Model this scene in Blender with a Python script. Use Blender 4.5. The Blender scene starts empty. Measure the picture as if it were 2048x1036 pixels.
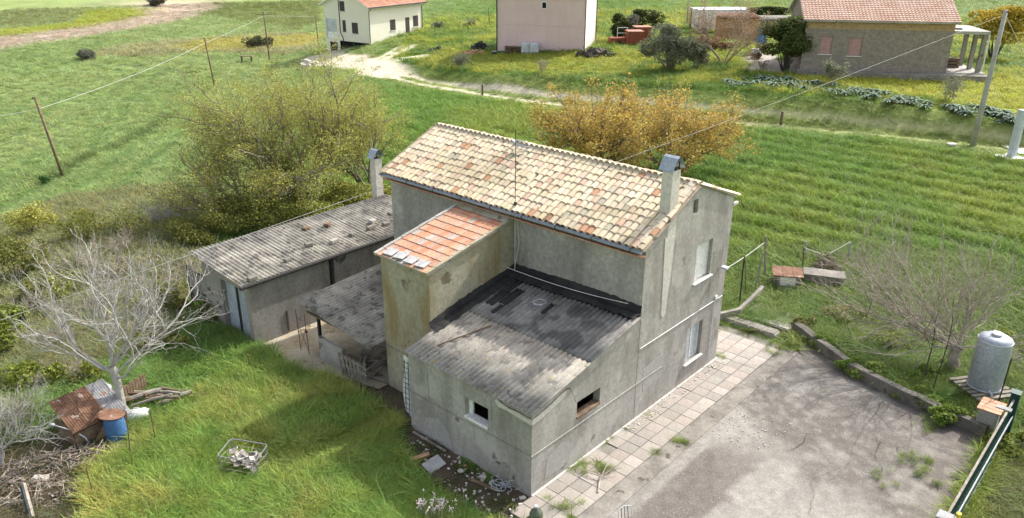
import bpy, math, random, time
import numpy as np
from mathutils import Vector, Matrix, Euler

T0 = time.time()
sc = bpy.context.scene
COL = sc.collection
R = math.radians

# ------------------------------------------------------------------ camera
F_PX, PITCH, ROLL, CAM_H = 1589.304, 22.591, 0.296, 14.963      # measured from the picture's vanishing points
def cam_axes():
    t, r = R(PITCH), R(ROLL)
    fwd = np.array([0, math.cos(t), -math.sin(t)]); right = np.array([1.0, 0, 0]); up = np.cross(right, fwd)
    return right * math.cos(r) + up * math.sin(r), -right * math.sin(r) + up * math.cos(r), fwd
CR, CU, CF = cam_axes()
cam_d = bpy.data.cameras.new('camera'); cam = bpy.data.objects.new('camera', cam_d); COL.objects.link(cam)
cam_d.sensor_width = 36.0; cam_d.lens = 36.0 * F_PX / 2048.0; cam_d.clip_start = 0.5; cam_d.clip_end = 6000
m = Matrix.Identity(4)
for i in range(3):
    m[i][0], m[i][1], m[i][2] = CR[i], CU[i], -CF[i]
m[2][3] = CAM_H
cam.matrix_world = m
sc.camera = cam

# ------------------------------------------------------------------ sky, sun, exposure
SUN_EL, SUN_AZ = 43.0, 38.5                                   # azimuth measured from +X towards +Y
w = bpy.data.worlds.new('World'); sc.world = w; w.use_nodes = True
nt = w.node_tree; nt.nodes.clear()
sky = nt.nodes.new('ShaderNodeTexSky'); sky.sky_type = 'NISHITA'; sky.sun_disc = False
sky.sun_elevation = R(SUN_EL); sky.sun_rotation = R(90 - SUN_AZ); sky.altitude = 200
sky.air_density = 1.0; sky.dust_density = 4.0; sky.ozone_density = 0.4
bg = nt.nodes.new('ShaderNodeBackground'); bg.inputs[1].default_value = 0.15
wo = nt.nodes.new('ShaderNodeOutputWorld')
hs = nt.nodes.new('ShaderNodeHueSaturation'); hs.inputs['Saturation'].default_value = 0.42      # thin high cloud whitens the sky
nt.links.new(sky.outputs[0], hs.inputs['Color']); nt.links.new(hs.outputs[0], bg.inputs[0]); nt.links.new(bg.outputs[0], wo.inputs[0])
sl = bpy.data.lights.new('sun', 'SUN'); sl.energy = 2.55; sl.angle = R(0.9); sl.color = (1.0, 0.95, 0.87)
so = bpy.data.objects.new('sun', sl); COL.objects.link(so)
sdir = Vector((math.cos(R(SUN_EL)) * math.cos(R(SUN_AZ)), math.cos(R(SUN_EL)) * math.sin(R(SUN_AZ)), math.sin(R(SUN_EL))))
so.rotation_euler = sdir.to_track_quat('Z', 'Y').to_euler(); so.location = (0, 0, 60)
sc.view_settings.view_transform = 'Standard'; sc.view_settings.look = 'None'
sc.view_settings.gamma = 1.0; sc.view_settings.use_curve_mapping = False
sc.view_settings.exposure = 1.17
sc.cycles.max_bounces = 6; sc.cycles.diffuse_bounces = 3; sc.cycles.glossy_bounces = 2
sc.cycles.transmission_bounces = 3; sc.cycles.transparent_max_bounces = 6
sc.cycles.use_denoising = True

# ------------------------------------------------------------------ small maths
rng = np.random.default_rng(11)
rnd = random.Random(7)
YAW = R(48.137); AX, AY = 0.574, 18.297                        # farmhouse frame: u along the gable, v along the eaves
cY, sY = math.cos(YAW), math.sin(YAW)
def HW(u, v, z=0.0):
    return Vector((AX + u * cY - v * sY, AY + u * sY + v * cY, z))
def to_house(x, y):
    dx, dy = x - AX, y - AY
    return dx * cY + dy * sY, -dx * sY + dy * cY
def S(t):
    t = np.clip(t, 0, 1); return t * t * (3 - 2 * t)
def _hash(ix, iy, seed):
    h = (ix.astype(np.int64) * 374761393 + iy.astype(np.int64) * 668265263 + seed * 974634777) & 0x7fffffff
    h = ((h ^ (h >> 13)) * 1274126177) & 0x7fffffff
    return ((h ^ (h >> 16)) & 0xffff) / 65535.0
def vnoise(x, y, seed=0):
    x = np.asarray(x, float); y = np.asarray(y, float)
    ix, iy = np.floor(x), np.floor(y); fx, fy = S(x - ix), S(y - iy)
    a, b = _hash(ix, iy, seed), _hash(ix + 1, iy, seed); c, d = _hash(ix, iy + 1, seed), _hash(ix + 1, iy + 1, seed)
    return (a * (1 - fx) + b * fx) * (1 - fy) + (c * (1 - fx) + d * fx) * fy
def fbm(x, y, seed=0, o=3):
    s, a, t = 0, 1.0, 0
    for k in range(o):
        s = s + a * vnoise(x * 2 ** k, y * 2 ** k, seed + k); t += a; a *= 0.5
    return s / t

# ------------------------------------------------------------------ terrain height
XF = [-70, -12.4, -1.2, 9.9, 18.8, 28.9, 37.8, 80]; YF = [104, 88.3, 76.9, 69.5, 65.2, 62.4, 57.4, 40]
XC = [-70, -13.2, -1.3, 10.5, 19.7, 28.3, 38.6, 80]; YC = [112, 94.7, 81.1, 75.0, 70.5, 66.4, 59.9, 42.5]
XH = [-40, -26, -13.2, -1.3, 10.5, 19.7, 28.3, 38.6, 80]; HH = [0, .1, .8, 1.3, 1.7, 2.1, 2.0, 1.5, 1.0]
def g(x, y):
    x = np.asarray(x, float); y = np.asarray(y, float)
    yf, yc, hc = np.interp(x, XF, YF), np.interp(x, XC, YC), np.interp(x, XH, HH)
    z = hc * S((y - yf) / (yc - yf)) + np.clip((y - yc) * 0.055, 0, 0.85) * S((x + 40) / 25)
    z = z - 2.6 * S((-x - 14) / 22) * S((y - 24) / 26)
    d = np.sqrt(x * x + y * y)
    z = z + 0.075 * np.maximum(0, d - 175) * S((d - 175) / 60) - 0.03 * np.maximum(0, d - 700)
    u, v = to_house(x, y)
    near = np.clip(np.maximum(np.abs(u - 7) - 9.5, np.abs(v - 4) - 15), 0, 6) / 6
    z = z + near * (0.16 * (fbm(x * .35, y * .35, 5) - 0.5) + 0.5 * S((d - 40) / 60) * (fbm(x * .06, y * .06, 9) - 0.5))
    return z
def ray(px, py):
    v = CF + CR * (px - 1024) / F_PX + CU * (518 - py) / F_PX
    return v / np.linalg.norm(v)
_ts = np.concatenate([np.arange(12, 130, .25), np.arange(130, 420, 1.0)])
def at(px, py, dz=0.0):
    """ground point that is seen at (px, py) of the 2048 px photograph"""
    r = ray(px, py)
    P = r[None, :] * _ts[:, None]; zz = CAM_H + P[:, 2] - g(P[:, 0], P[:, 1]) - dz
    i = int(np.argmax(zz < 0)) if (zz < 0).any() else len(_ts) - 1
    t0, t1 = _ts[max(i - 1, 0)], _ts[i]
    for _ in range(24):
        tm = .5 * (t0 + t1); q = r * tm
        if CAM_H + q[2] - float(g(q[0], q[1])) - dz < 0: t1 = tm
        else: t0 = tm
    q = r * t1
    return Vector((q[0], q[1], CAM_H + q[2]))
def at_y(px, py, y):
    r = ray(px, py); t = y / r[1]
    return Vector((r[0] * t, y, CAM_H + r[2] * t))
def project(P):
    v = P - np.array([0, 0, CAM_H]); z = v @ CF
    return 1024 + F_PX * (v @ CR) / z, 518 - F_PX * (v @ CU) / z, z

# ------------------------------------------------------------------ object helpers
def tag(o, label=None, cat=None, group=None, kind=None):
    if label: o['label'] = label
    if cat: o['category'] = cat
    if group: o['group'] = group
    if kind: o['kind'] = kind
    return o
def thing(name, label, cat, loc=(0, 0, 0), rz=0.0, group=None):
    o = bpy.data.objects.new(name, None); COL.objects.link(o); o.empty_display_size = .2
    o.location = loc; o.rotation_euler = (0, 0, rz)
    return tag(o, label, cat, group)
class MB:
    def __init__(s): s.v, s.f, s.m, s.c = [], [], [], []
    def add(s, vs, fs, mi=0):
        o = len(s.v); s.v.extend([tuple(p) for p in vs]); s.f.extend([tuple(i + o for i in f) for f in fs]); s.m.extend([mi] * len(fs)); return s
    def quad(s, a, b, c, d, mi=0): return s.add([a, b, c, d], [(0, 1, 2, 3)], mi)
    def box(s, x0, x1, y0, y1, z0, z1, mi=0, M=None):
        vs = [Vector((x, y, z)) for z in (z0, z1) for y in (y0, y1) for x in (x0, x1)]
        if M is not None: vs = [M @ p for p in vs]
        return s.add(vs, [(0, 2, 3, 1), (4, 5, 7, 6), (0, 1, 5, 4), (2, 6, 7, 3), (0, 4, 6, 2), (1, 3, 7, 5)], mi)
    def tube(s, pts, rad, n=6, mi=0, cap=True):
        pts = [Vector(p) for p in pts]; k = len(pts)
        if not hasattr(rad, '__len__'): rad = [rad] * k
        t = (pts[1] - pts[0]).normalized(); ref = Vector((0, 0, 1)) if abs(t.z) < .9 else Vector((1, 0, 0))
        a = t.cross(ref).normalized(); vs = []
        for i in range(k):
            t = (pts[min(i + 1, k - 1)] - pts[max(i - 1, 0)])
            if t.length < 1e-9: t = Vector((0, 0, 1))
            t.normalize(); a = (a - t * a.dot(t))
            if a.length < 1e-6: a = t.orthogonal()
            a.normalize(); b = t.cross(a)
            for j in range(n):
                q = 2 * math.pi * j / n; vs.append(pts[i] + (a * math.cos(q) + b * math.sin(q)) * rad[i])
        fs = [(i * n + j, i * n + (j + 1) % n, (i + 1) * n + (j + 1) % n, (i + 1) * n + j) for i in range(k - 1) for j in range(n)]
        if cap: fs += [tuple(range(n - 1, -1, -1)), tuple((k - 1) * n + j for j in range(n))]
        return s.add(vs, fs, mi)
    def lathe(s, prof, n=16, mi=0, c=(0, 0, 0)):
        vs = [(c[0] + r * math.cos(2 * math.pi * j / n), c[1] + r * math.sin(2 * math.pi * j / n), c[2] + z) for r, z in prof for j in range(n)]
        fs = [(i * n + j, i * n + (j + 1) % n, (i + 1) * n + (j + 1) % n, (i + 1) * n + j) for i in range(len(prof) - 1) for j in range(n)]
        fs.append(tuple((len(prof) - 1) * n + j for j in range(n)))
        return s.add(vs, fs, mi)
    def prism(s, poly, z0, z1, mi=0):
        n = len(poly); vs = [(x, y, z0) for x, y in poly] + [(x, y, z1) for x, y in poly]
        fs = [tuple(range(n - 1, -1, -1)), tuple(range(n, 2 * n))] + [(i, (i + 1) % n, n + (i + 1) % n, n + i) for i in range(n)]
        return s.add(vs, fs, mi)
    def mesh(s, name, mats, smooth=False):
        me = bpy.data.meshes.new(name); me.from_pydata(s.v, [], s.f)
        for m_ in (mats if isinstance(mats, (list, tuple)) else [mats]): me.materials.append(m_)
        if any(s.m): me.polygons.foreach_set('material_index', s.m)
        if smooth: me.polygons.foreach_set('use_smooth', [True] * len(s.f))
        me.update(); return me
    def build(s, name, mats, parent=None, smooth=False, bevel=0.0, loc=None, rz=None):
        o = bpy.data.objects.new(name, s.mesh(name, mats, smooth)); COL.objects.link(o)
        if parent is not None: o.parent = parent
        if loc is not None: o.location = loc
        if rz is not None: o.rotation_euler = (0, 0, rz)
        if bevel: b = o.modifiers.new('b', 'BEVEL'); b.width = bevel; b.segments = 1; b.limit_method = 'ANGLE'
        return o
def inst(name, me, parent, M=None, color=None):
    o = bpy.data.objects.new(name, me); COL.objects.link(o)
    if parent is not None: o.parent = parent
    if M is not None: o.matrix_local = M
    if color is not None: o.color = color
    return o
def copy_tree(o, parent=None):
    c = o.copy(); COL.objects.link(c)
    if parent is not None: c.parent = parent; c.matrix_parent_inverse = o.matrix_parent_inverse
    for ch in [k for k in o.children]: copy_tree(ch, c)
    return c
def np_mesh(name, V, Fq, mat, attr=None, parent=None, smooth=False):
    """numpy mesh of equal-sized faces; attr = (name, (n,4)) colour on points"""
    me = bpy.data.meshes.new(name); n, k = len(V), Fq.shape[1]
    me.vertices.add(n); me.vertices.foreach_set('co', np.ascontiguousarray(V, np.float32).ravel())
    me.loops.add(Fq.size); me.loops.foreach_set('vertex_index', Fq.astype(np.int32).ravel())
    me.polygons.add(len(Fq)); me.polygons.foreach_set('loop_start', np.arange(0, Fq.size, k, dtype=np.int32))
    if smooth: me.polygons.foreach_set('use_smooth', np.ones(len(Fq), bool))
    if attr is not None:
        a = me.attributes.new(attr[0], 'FLOAT_COLOR', 'POINT'); a.data.foreach_set('color', np.ascontiguousarray(attr[1], np.float32).ravel())
    me.materials.append(mat); me.update(calc_edges=True); me.validate()
    o = bpy.data.objects.new(name, me); COL.objects.link(o)
    if parent is not None: o.parent = parent
    return o

# ------------------------------------------------------------------ materials
def new_mat(name, rough=.8):
    m_ = bpy.data.materials.new(name); m_.use_nodes = True; n = m_.node_tree
    b = n.nodes['Principled BSDF']; b.inputs['Roughness'].default_value = rough
    b.inputs['Specular IOR Level'].default_value = .25
    return m_, n, b
def ND(n, t, **kw):
    x = n.nodes.new(t)
    for k, v in kw.items(): setattr(x, k, v)
    return x
def noise(n, vec, scale, detail=5, rough=.6):
    x = ND(n, 'ShaderNodeTexNoise'); x.inputs['Scale'].default_value = scale; x.inputs['Detail'].default_value = detail; x.inputs['Roughness'].default_value = rough
    n.links.new(vec, x.inputs['Vector']); return x.outputs['Fac']
def ramp(n, fac, stops):
    x = ND(n, 'ShaderNodeValToRGB'); e = x.color_ramp.elements
    while len(e) < len(stops): e.new(.5)
    for i, (p, c) in enumerate(stops):
        e[i].position = p; e[i].color = (*c, 1) if hasattr(c, '__len__') else (c, c, c, 1)
    n.links.new(fac, x.inputs[0]); return x.outputs[0]
def mix(n, fac, a, b, mode='MIX'):
    x = ND(n, 'ShaderNodeMix', data_type='RGBA', blend_type=mode)
    for s_, v in ((0, fac), (6, a), (7, b)):
        if hasattr(v, 'is_linked'): n.links.new(v, x.inputs[s_])
        elif s_ == 0: x.inputs[0].default_value = v
        else: x.inputs[s_].default_value = (*v, 1)
    return x.outputs[2]
def bump(n, b, h, strength=.3, dist=.02):
    x = ND(n, 'ShaderNodeBump'); x.inputs['Strength'].default_value = strength; x.inputs['Distance'].default_value = dist
    n.links.new(h, x.inputs['Height']); n.links.new(x.outputs[0], b.inputs['Normal'])
def coords(n, kind='Object', sc_=(1, 1, 1)):
    t = ND(n, 'ShaderNodeTexCoord'); mp = ND(n, 'ShaderNodeMapping'); mp.inputs['Scale'].default_value = sc_
    n.links.new(t.outputs[kind], mp.inputs[0]); return mp.outputs[0]
def wear(name, c1, c2, scale=1.0, rough=.85, fine=14, b_=.25, streak=None, spots=None, metal=0.0, patches=None, kind='Object', fc=.55):
    """two-tone weathered surface; streak=(colour, amount); spots=(colour, scale, threshold)"""
    m_, n, b = new_mat(name, rough); v = coords(n, kind)
    b.inputs['Metallic'].default_value = metal
    col = mix(n, ramp(n, noise(n, v, scale), [(.35, 0.0), (.65, 1.0)]), c1, c2)
    fn = noise(n, v, fine, 4, .7)
    col = mix(n, fc, col, mix(n, 1.0, col, ramp(n, fn, [(.3, .55), (.7, 1.35)]), 'MULTIPLY'))
    if streak:
        sv = coords(n, kind, (1.3, 1.3, .33)); col = mix(n, ramp(n, noise(n, sv, 1.1, 4, .6), [(.46, 0.0), (.74, streak[1])]), col, streak[0])
    if patches:
        col = mix(n, ramp(n, noise(n, v, patches[1], 3, .5), [(patches[2], 0.0), (patches[2] + .06, patches[3])]), col, patches[0])
    if spots:
        col = mix(n, ramp(n, noise(n, v, spots[1], 4, .6), [(spots[2], 0.0), (spots[2] + .05, 1.0)]), col, spots[0])
    n.links.new(col, b.inputs['Base Color'])
    if b_: bump(n, b, fn, b_, .015)
    return m_
def plain(name, c, rough=.6, metal=0.0):
    return wear(name, tuple(x * .88 for x in c), tuple(min(1, x * 1.1) for x in c), 2.5, rough, 20, .08, metal=metal)

M = {}
M['plaster'] = wear('grey_plaster', (.27, .256, .235), (.395, .375, .345), .55, .9, 7, .3, streak=((.17, .155, .135), .7), spots=((.17, .158, .14), 1.1, .655), patches=((.42, .40, .37), .8, .60, .6))
M['plaster_moss'] = wear('mossy_plaster', (.30, .275, .20), (.40, .37, .29), .5, .9, 9, .3, streak=((.235, .155, .055), .95), spots=((.15, .13, .085), 1.0, .63))
M['plaster_dark'] = wear('dirty_plaster', (.24, .225, .20), (.33, .31, .28), .6, .9, 9, .3, streak=((.12, .11, .095), .7), spots=((.10, .092, .08), 1.2, .64))
M['plaster_pale'] = wear('pale_patch_plaster', (.48, .45, .41), (.55, .52, .47), 1.2, .9, 10, .2)
M['crack'] = plain('dark_crack', (.08, .07, .06), .95)
M['dark'] = plain('dark_interior', (.012, .012, .012), .9)
M['white'] = wear('white_paint', (.70, .70, .68), (.80, .80, .78), 1.5, .6, 12, .05)
M['stone'] = wear('pale_marble', (.58, .56, .53), (.68, .66, .63), 2.5, .6, 14, .05)
M['glass'] = wear('dull_glass', (.42, .45, .47), (.52, .55, .57), 1.0, .15, 6, 0)
M['zinc'] = wear('zinc_sheet', (.28, .32, .37), (.36, .40, .45), 1.5, .45, 10, .05, metal=.35)
M['galv'] = wear('galvanised_steel', (.42, .45, .49), (.52, .55, .59), 2.0, .5, 14, .05, metal=.15)
M['eternit'] = wear('fibre_cement', (.20, .188, .165), (.37, .345, .30), 1.6, .95, 34, .5, streak=None, spots=((.40, .28, .085), 7.5, .635), patches=((.13, .125, .115), 3.1, .57, .75), fc=.9)
M['eternit_dark'] = wear('dark_fibre_cement', (.17, .158, .138), (.36, .335, .285), 1.6, .95, 34, .5, spots=((.36, .26, .10), 7.0, .65), patches=((.09, .085, .08), 2.6, .56, .75), fc=.9)
M['tar'] = wear('bitumen_membrane', (.018, .018, .02), (.04, .038, .038), 1.5, .75, 10, .4)
M['rust'] = wear('rusty_sheet', (.13, .065, .04), (.23, .13, .085), 2.0, .9, 12, .2, spots=((.36, .30, .25), 3, .62))
M['rust_iron'] = wear('rusty_iron', (.09, .055, .04), (.16, .10, .07), 4.0, .9, 20, .2)
M['iron'] = plain('dark_iron', (.035, .033, .032), .7)
M['concrete'] = wear('concrete', (.30, .285, .26), (.42, .40, .365), 1.0, .92, 14, .3, spots=((.15, .14, .12), 2.2, .64))
M['concrete_dark'] = wear('weathered_concrete', (.15, .138, .12), (.27, .25, .22), 1.2, .95, 12, .4, spots=((.09, .082, .07), 2, .62))
M['floor_ochre'] = wear('stained_concrete', (.32, .265, .18), (.48, .43, .34), .9, .92, 10, .3, spots=((.20, .15, .09), 1.5, .6))
M['wood'] = wear('grey_wood', (.20, .175, .15), (.33, .30, .26), 5.0, .9, 24, .3)
M['zinc_old'] = wear('old_sheet', (.20, .20, .205), (.30, .30, .305), 2.0, .7, 12, .2, spots=((.22, .12, .07), 2.5, .60))
M['brown_wood'] = wear('brown_wood', (.12, .08, .05), (.22, .16, .11), 5.0, .9, 24, .3)
M['pale_stone'] = wear('pale_rubble', (.45, .41, .36), (.58, .54, .49), 4.0, .9, 16, .3)
M['terracotta'] = wear('terracotta', (.42, .20, .12), (.56, .34, .24), 4.0, .85, 20, .2)
M['slab'] = wear('grey_slab', (.33, .325, .32), (.42, .415, .41), 3.0, .8, 20, .15, spots=((.25, .24, .22), 4, .66))
M['green_paint'] = plain('green_paint', (.012, .05, .045), .45)
M['yellow'] = plain('yellow_plastic', (.65, .48, .04), .5)
M['blue'] = wear('blue_plastic', (.045, .12, .27), (.07, .16, .33), 2.0, .45, 10, .05)
M['blue_door'] = wear('blue_grey_door', (.33, .38, .44), (.42, .47, .53), 1.2, .6, 8, .1, streak=((.22, .2, .19), .5))
M['tarp'] = wear('white_tarp', (.56, .58, .60), (.68, .70, .72), 2.0, .5, 8, .3)
M['cream'] = wear('cream_render', (.68, .655, .545), (.73, .705, .60), .4, .85, 5, .03, fc=.12)
M['pink'] = wear('pink_render', (.64, .47, .46), (.68, .51, .495), .35, .85, 5, .05, streak=((.50, .40, .39), .35), fc=.15)
M['pink_sunlit'] = wear('sunlit_pink_render', (.64, .56, .52), (.68, .60, .56), .35, .85, 5, .05, fc=.15)  # paler copy of the pink render, sunlight on the side wall painted in
M['shutter'] = plain('dark_shutter', (.06, .05, .05), .6)
M['pink_shutter'] = plain('pink_shutter', (.42, .25, .23), .6)
M['far_tile'] = wear('red_far_tile', (.42, .20, .13), (.54, .33, .24), 1.2, .85, 9, .2)
M['soil'] = wear('dark_soil', (.10, .078, .055), (.17, .135, .095), 1.5, .95, 9, .4)

# fired clay barrel tiles: object colour carries each tile's own firing, noise its weathering
def tile_mat(name, attr=None):
    m_, n, b = new_mat(name, .88); v = coords(n)
    if attr: a = ND(n, 'ShaderNodeAttribute', attribute_name=attr); c = a.outputs['Color']
    else: a = ND(n, 'ShaderNodeObjectInfo'); c = a.outputs['Color']
    f = noise(n, v, 9 if not attr else 5, 5, .7)
    c = mix(n, .7, c, mix(n, 1, c, ramp(n, f, [(.25, .72), (.75, 1.18)]), 'MULTIPLY'))
    c = mix(n, ramp(n, noise(n, v, 3.0 if not attr else 2.0, 5, .65), [(.62, 0.0), (.76, .5)]), c, (.24, .20, .14))
    n.links.new(c, b.inputs['Base Color']); bump(n, b, f, .25, .01); return m_
M['tile_obj'] = tile_mat('clay_tile'); M['tile_attr'] = tile_mat('clay_tiles', 'tint')

def leaf_mat(name, instancer=False, trans=.35, rough=.6):
    m_, n, b = new_mat(name, rough); b.inputs['Specular IOR Level'].default_value = .2
    a = ND(n, 'ShaderNodeAttribute', attribute_name='tint')
    if instancer: a.attribute_type = 'INSTANCER'
    c = a.outputs['Color']
    if instancer:
        a2 = ND(n, 'ShaderNodeAttribute', attribute_name='blade'); c = mix(n, 1.0, c, a2.outputs['Color'], 'MULTIPLY')
    n.links.new(c, b.inputs['Base Color'])
    tr = ND(n, 'ShaderNodeBsdfTranslucent'); n.links.new(c, tr.inputs[0])
    ms = ND(n, 'ShaderNodeMixShader'); ms.inputs[0].default_value = trans
    n.links.new(b.outputs[0], ms.inputs[1]); n.links.new(tr.outputs[0], ms.inputs[2])
    n.links.new(ms.outputs[0], n.nodes['Material Output'].inputs[0]); return m_
M['leaf'] = leaf_mat('foliage'); M['tuft'] = leaf_mat('grass_blades', True)
M['bark'] = wear('brown_bark', (.15, .125, .095), (.26, .225, .18), 5, .95, 18, .5)
M['bark_pale'] = wear('pale_fig_bark', (.27, .252, .235), (.46, .44, .42), 3, .9, 14, .3)
M['bark_grey'] = wear('grey_twig_bark', (.24, .205, .165), (.42, .37, .31), 3, .9, 14, .3)
M['bark_dark'] = wear('dark_bark', (.05, .042, .035), (.10, .085, .07), 5, .95, 18, .5)

# ------------------------------------------------------------------ where things grow and what bare ground looks like
def PX(*pts): return np.array([at(*p)[:2] for p in pts])
def inside(x, y, P):
    r = np.zeros(x.shape, bool); n = len(P); j = n - 1
    for i in range(n):
        xi, yi, xj, yj = *P[i], *P[j]
        if yi != yj:
            r ^= ((yi > y) != (yj > y)) & (x < (xj - xi) * (y - yi) / (yj - yi) + xi)
        j = i
    return r
def dist_line(x, y, P):
    d = np.full(x.shape, 1e9)
    for (ax, ay), (bx, by) in zip(P[:-1], P[1:]):
        vx, vy = bx - ax, by - ay; t = np.clip(((x - ax) * vx + (y - ay) * vy) / (vx * vx + vy * vy + 1e-9), 0, 1)
        d = np.minimum(d, np.hypot(x - ax - t * vx, y - ay - t * vy))
    return d
TRACK = PX((640, 112), (690, 120), (740, 127), (780, 148), (850, 166), (960, 184), (1070, 197), (1200, 209), (1330, 220), (1500, 236), (1700, 256), (1900, 277), (2048, 297), (2160, 312))
BR1 = PX((735, 128), (775, 112), (818, 92)); BR2 = PX((755, 132), (800, 118), (850, 111))
STRAW = PX((-60, 100), (0, 87), (60, 78), (140, 68), (230, 54), (300, 42), (345, 33), (345, 20), (390, 18), (360, 8), (300, 4))
Z = dict(
    yel_plateau=PX((1580, 150), (1760, 150), (1905, 158), (2060, 160), (2200, 200), (2200, 270), (2048, 232), (1900, 205), (1720, 180), (1600, 168)),
    straw_left=PX((165, 108), (300, 88), (430, 76), (600, 68), (640, 75), (640, 100), (520, 110), (400, 105), (250, 118)),
    yel_left=PX((330, 98), (400, 80), (640, 68), (640, 88), (520, 100), (400, 104)),
    yel_pink=PX((800, 115), (930, 100), (1180, 112), (1300, 120), (1240, 150), (1050, 145), (880, 138)),
    gravel=PX((1487, 112), (1530, 106), (1600, 138), (1890, 150), (1890, 162), (1700, 150), (1600, 150), (1490, 144)),
    hutch=PX((1440, 660), (1530, 570), (1620, 565), (1700, 600), (1640, 650), (1600, 690), (1450, 680)),
    terr=PX((1450, 650), (1530, 600), (1600, 615), (1610, 670), (1540, 690)),
    far_yel=PX((0, 62), (140, 48), (190, 20), (345, 22), (345, 35), (200, 52), (0, 80)),
    far_mound=PX((0, 20), (90, 10), (170, 20), (175, 30), (130, 45), (0, 60)),
    far_scrub=PX((340, 0), (640, 0), (640, 40), (600, 60), (480, 40), (390, 22)),
    scrub=PX((-200, 480), (0, 440), (130, 395), (300, 370), (420, 400), (420, 520), (380, 640), (300, 700), (60, 780), (-200, 860)),
    lush=PX((150, 1080), (160, 930), (300, 865), (420, 775), (520, 705), (640, 715), (790, 800), (835, 880), (905, 965), (1030, 1080)),
    soil_left=PX((-150, 1120), (-150, 900), (60, 880), (200, 850), (260, 900), (170, 945), (160, 1036), (150, 1120)),
    soil_house=PX((800, 835), (1064, 992), (1085, 1060), (985, 1050), (885, 990), (835, 945), (805, 890)),
    garden=PX((1450, 640), (1450, 500), (1560, 500), (2300, 520), (2300, 800), (1960, 870), (1800, 800), (1700, 745), (1600, 660)),
    right_soil=PX((1940, 1100), (1960, 960), (2000, 880), (2300, 800), (2300, 1100)),
)
CRATE = at(490, 935)
TRAMS = [PX(*t) for t in (((15, 163), (70, 168), (130, 178), (220, 198), (305, 205)), ((0, 172), (60, 186), (115, 200), (180, 207), (250, 203)), ((0, 268), (70, 272), (100, 280), (128, 292)), ((0, 283), (45, 286), (85, 301)), ((20, 226), (75, 243), (130, 262)), ((160, 130), (260, 133), (340, 142), (395, 158)), ((240, 128), (330, 136), (390, 150)), ((300, 285), (355, 280), (420, 268)))]
HEDGE_LINE = PX((110, 350), (160, 326), (220, 298), (290, 265), (350, 232))
SLAB = np.array([HW(*p)[:2] for p in ((-.3, 13.6), (6, 13.6), (6, 7.7), (.7, 7.7), (.0, 9.5), (-.6, 11.2))])
YARD_H = [(-7, -1.98), (13.4, -1.98), (14.85, -1.3), (13.15, -4.13), (12.5, -6.1), (12.05, -8.85), (9, -9.15), (-7, -9.15)]
YARD = np.array([HW(*p)[:2] for p in YARD_H])
CURB = np.array([HW(*p)[:2] for p in ((14.85, -1.3), (14.0, -2.75), (13.15, -4.13), (12.5, -6.1), (12.05, -8.85))])
def covered(x, y):
    """under walls, paving and other hard ground: nothing grows here"""
    u, v = to_house(x, y)
    c = (u > -.03) & (u < 10.7) & (v > -.1) & (v < 11.9)
    c |= (u > -.9) & (u < 13.3) & (v > -2.1) & (v < 1.4) & ((u > -.05) | (v < -.05)) & ((u < 10.6) | (v < 1.4))
    c |= (u > -.5) & (u < 8.3) & (v > 13.5) & (v < 17.3)
    c |= inside(x, y, YARD) | inside(x, y, SLAB) | (dist_line(x, y, CURB) < .32)
    return c
GREEN = np.array([.165, .285, .045]); PALE = np.array([.30, .375, .145]); YG = np.array([.33, .36, .05]); YEL = np.array([.42, .36, .028])
STRAWC = np.array([.30, .25, .15]); SOIL = np.array([.125, .098, .070]); TRK = np.array([.52, .47, .36]); DEEP = np.array([.062, .105, .024]); GREY_G = np.array([.15, .165, .085])
def lerp(a, b, t): return a * (1 - t[..., None]) + b * t[..., None]
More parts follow.
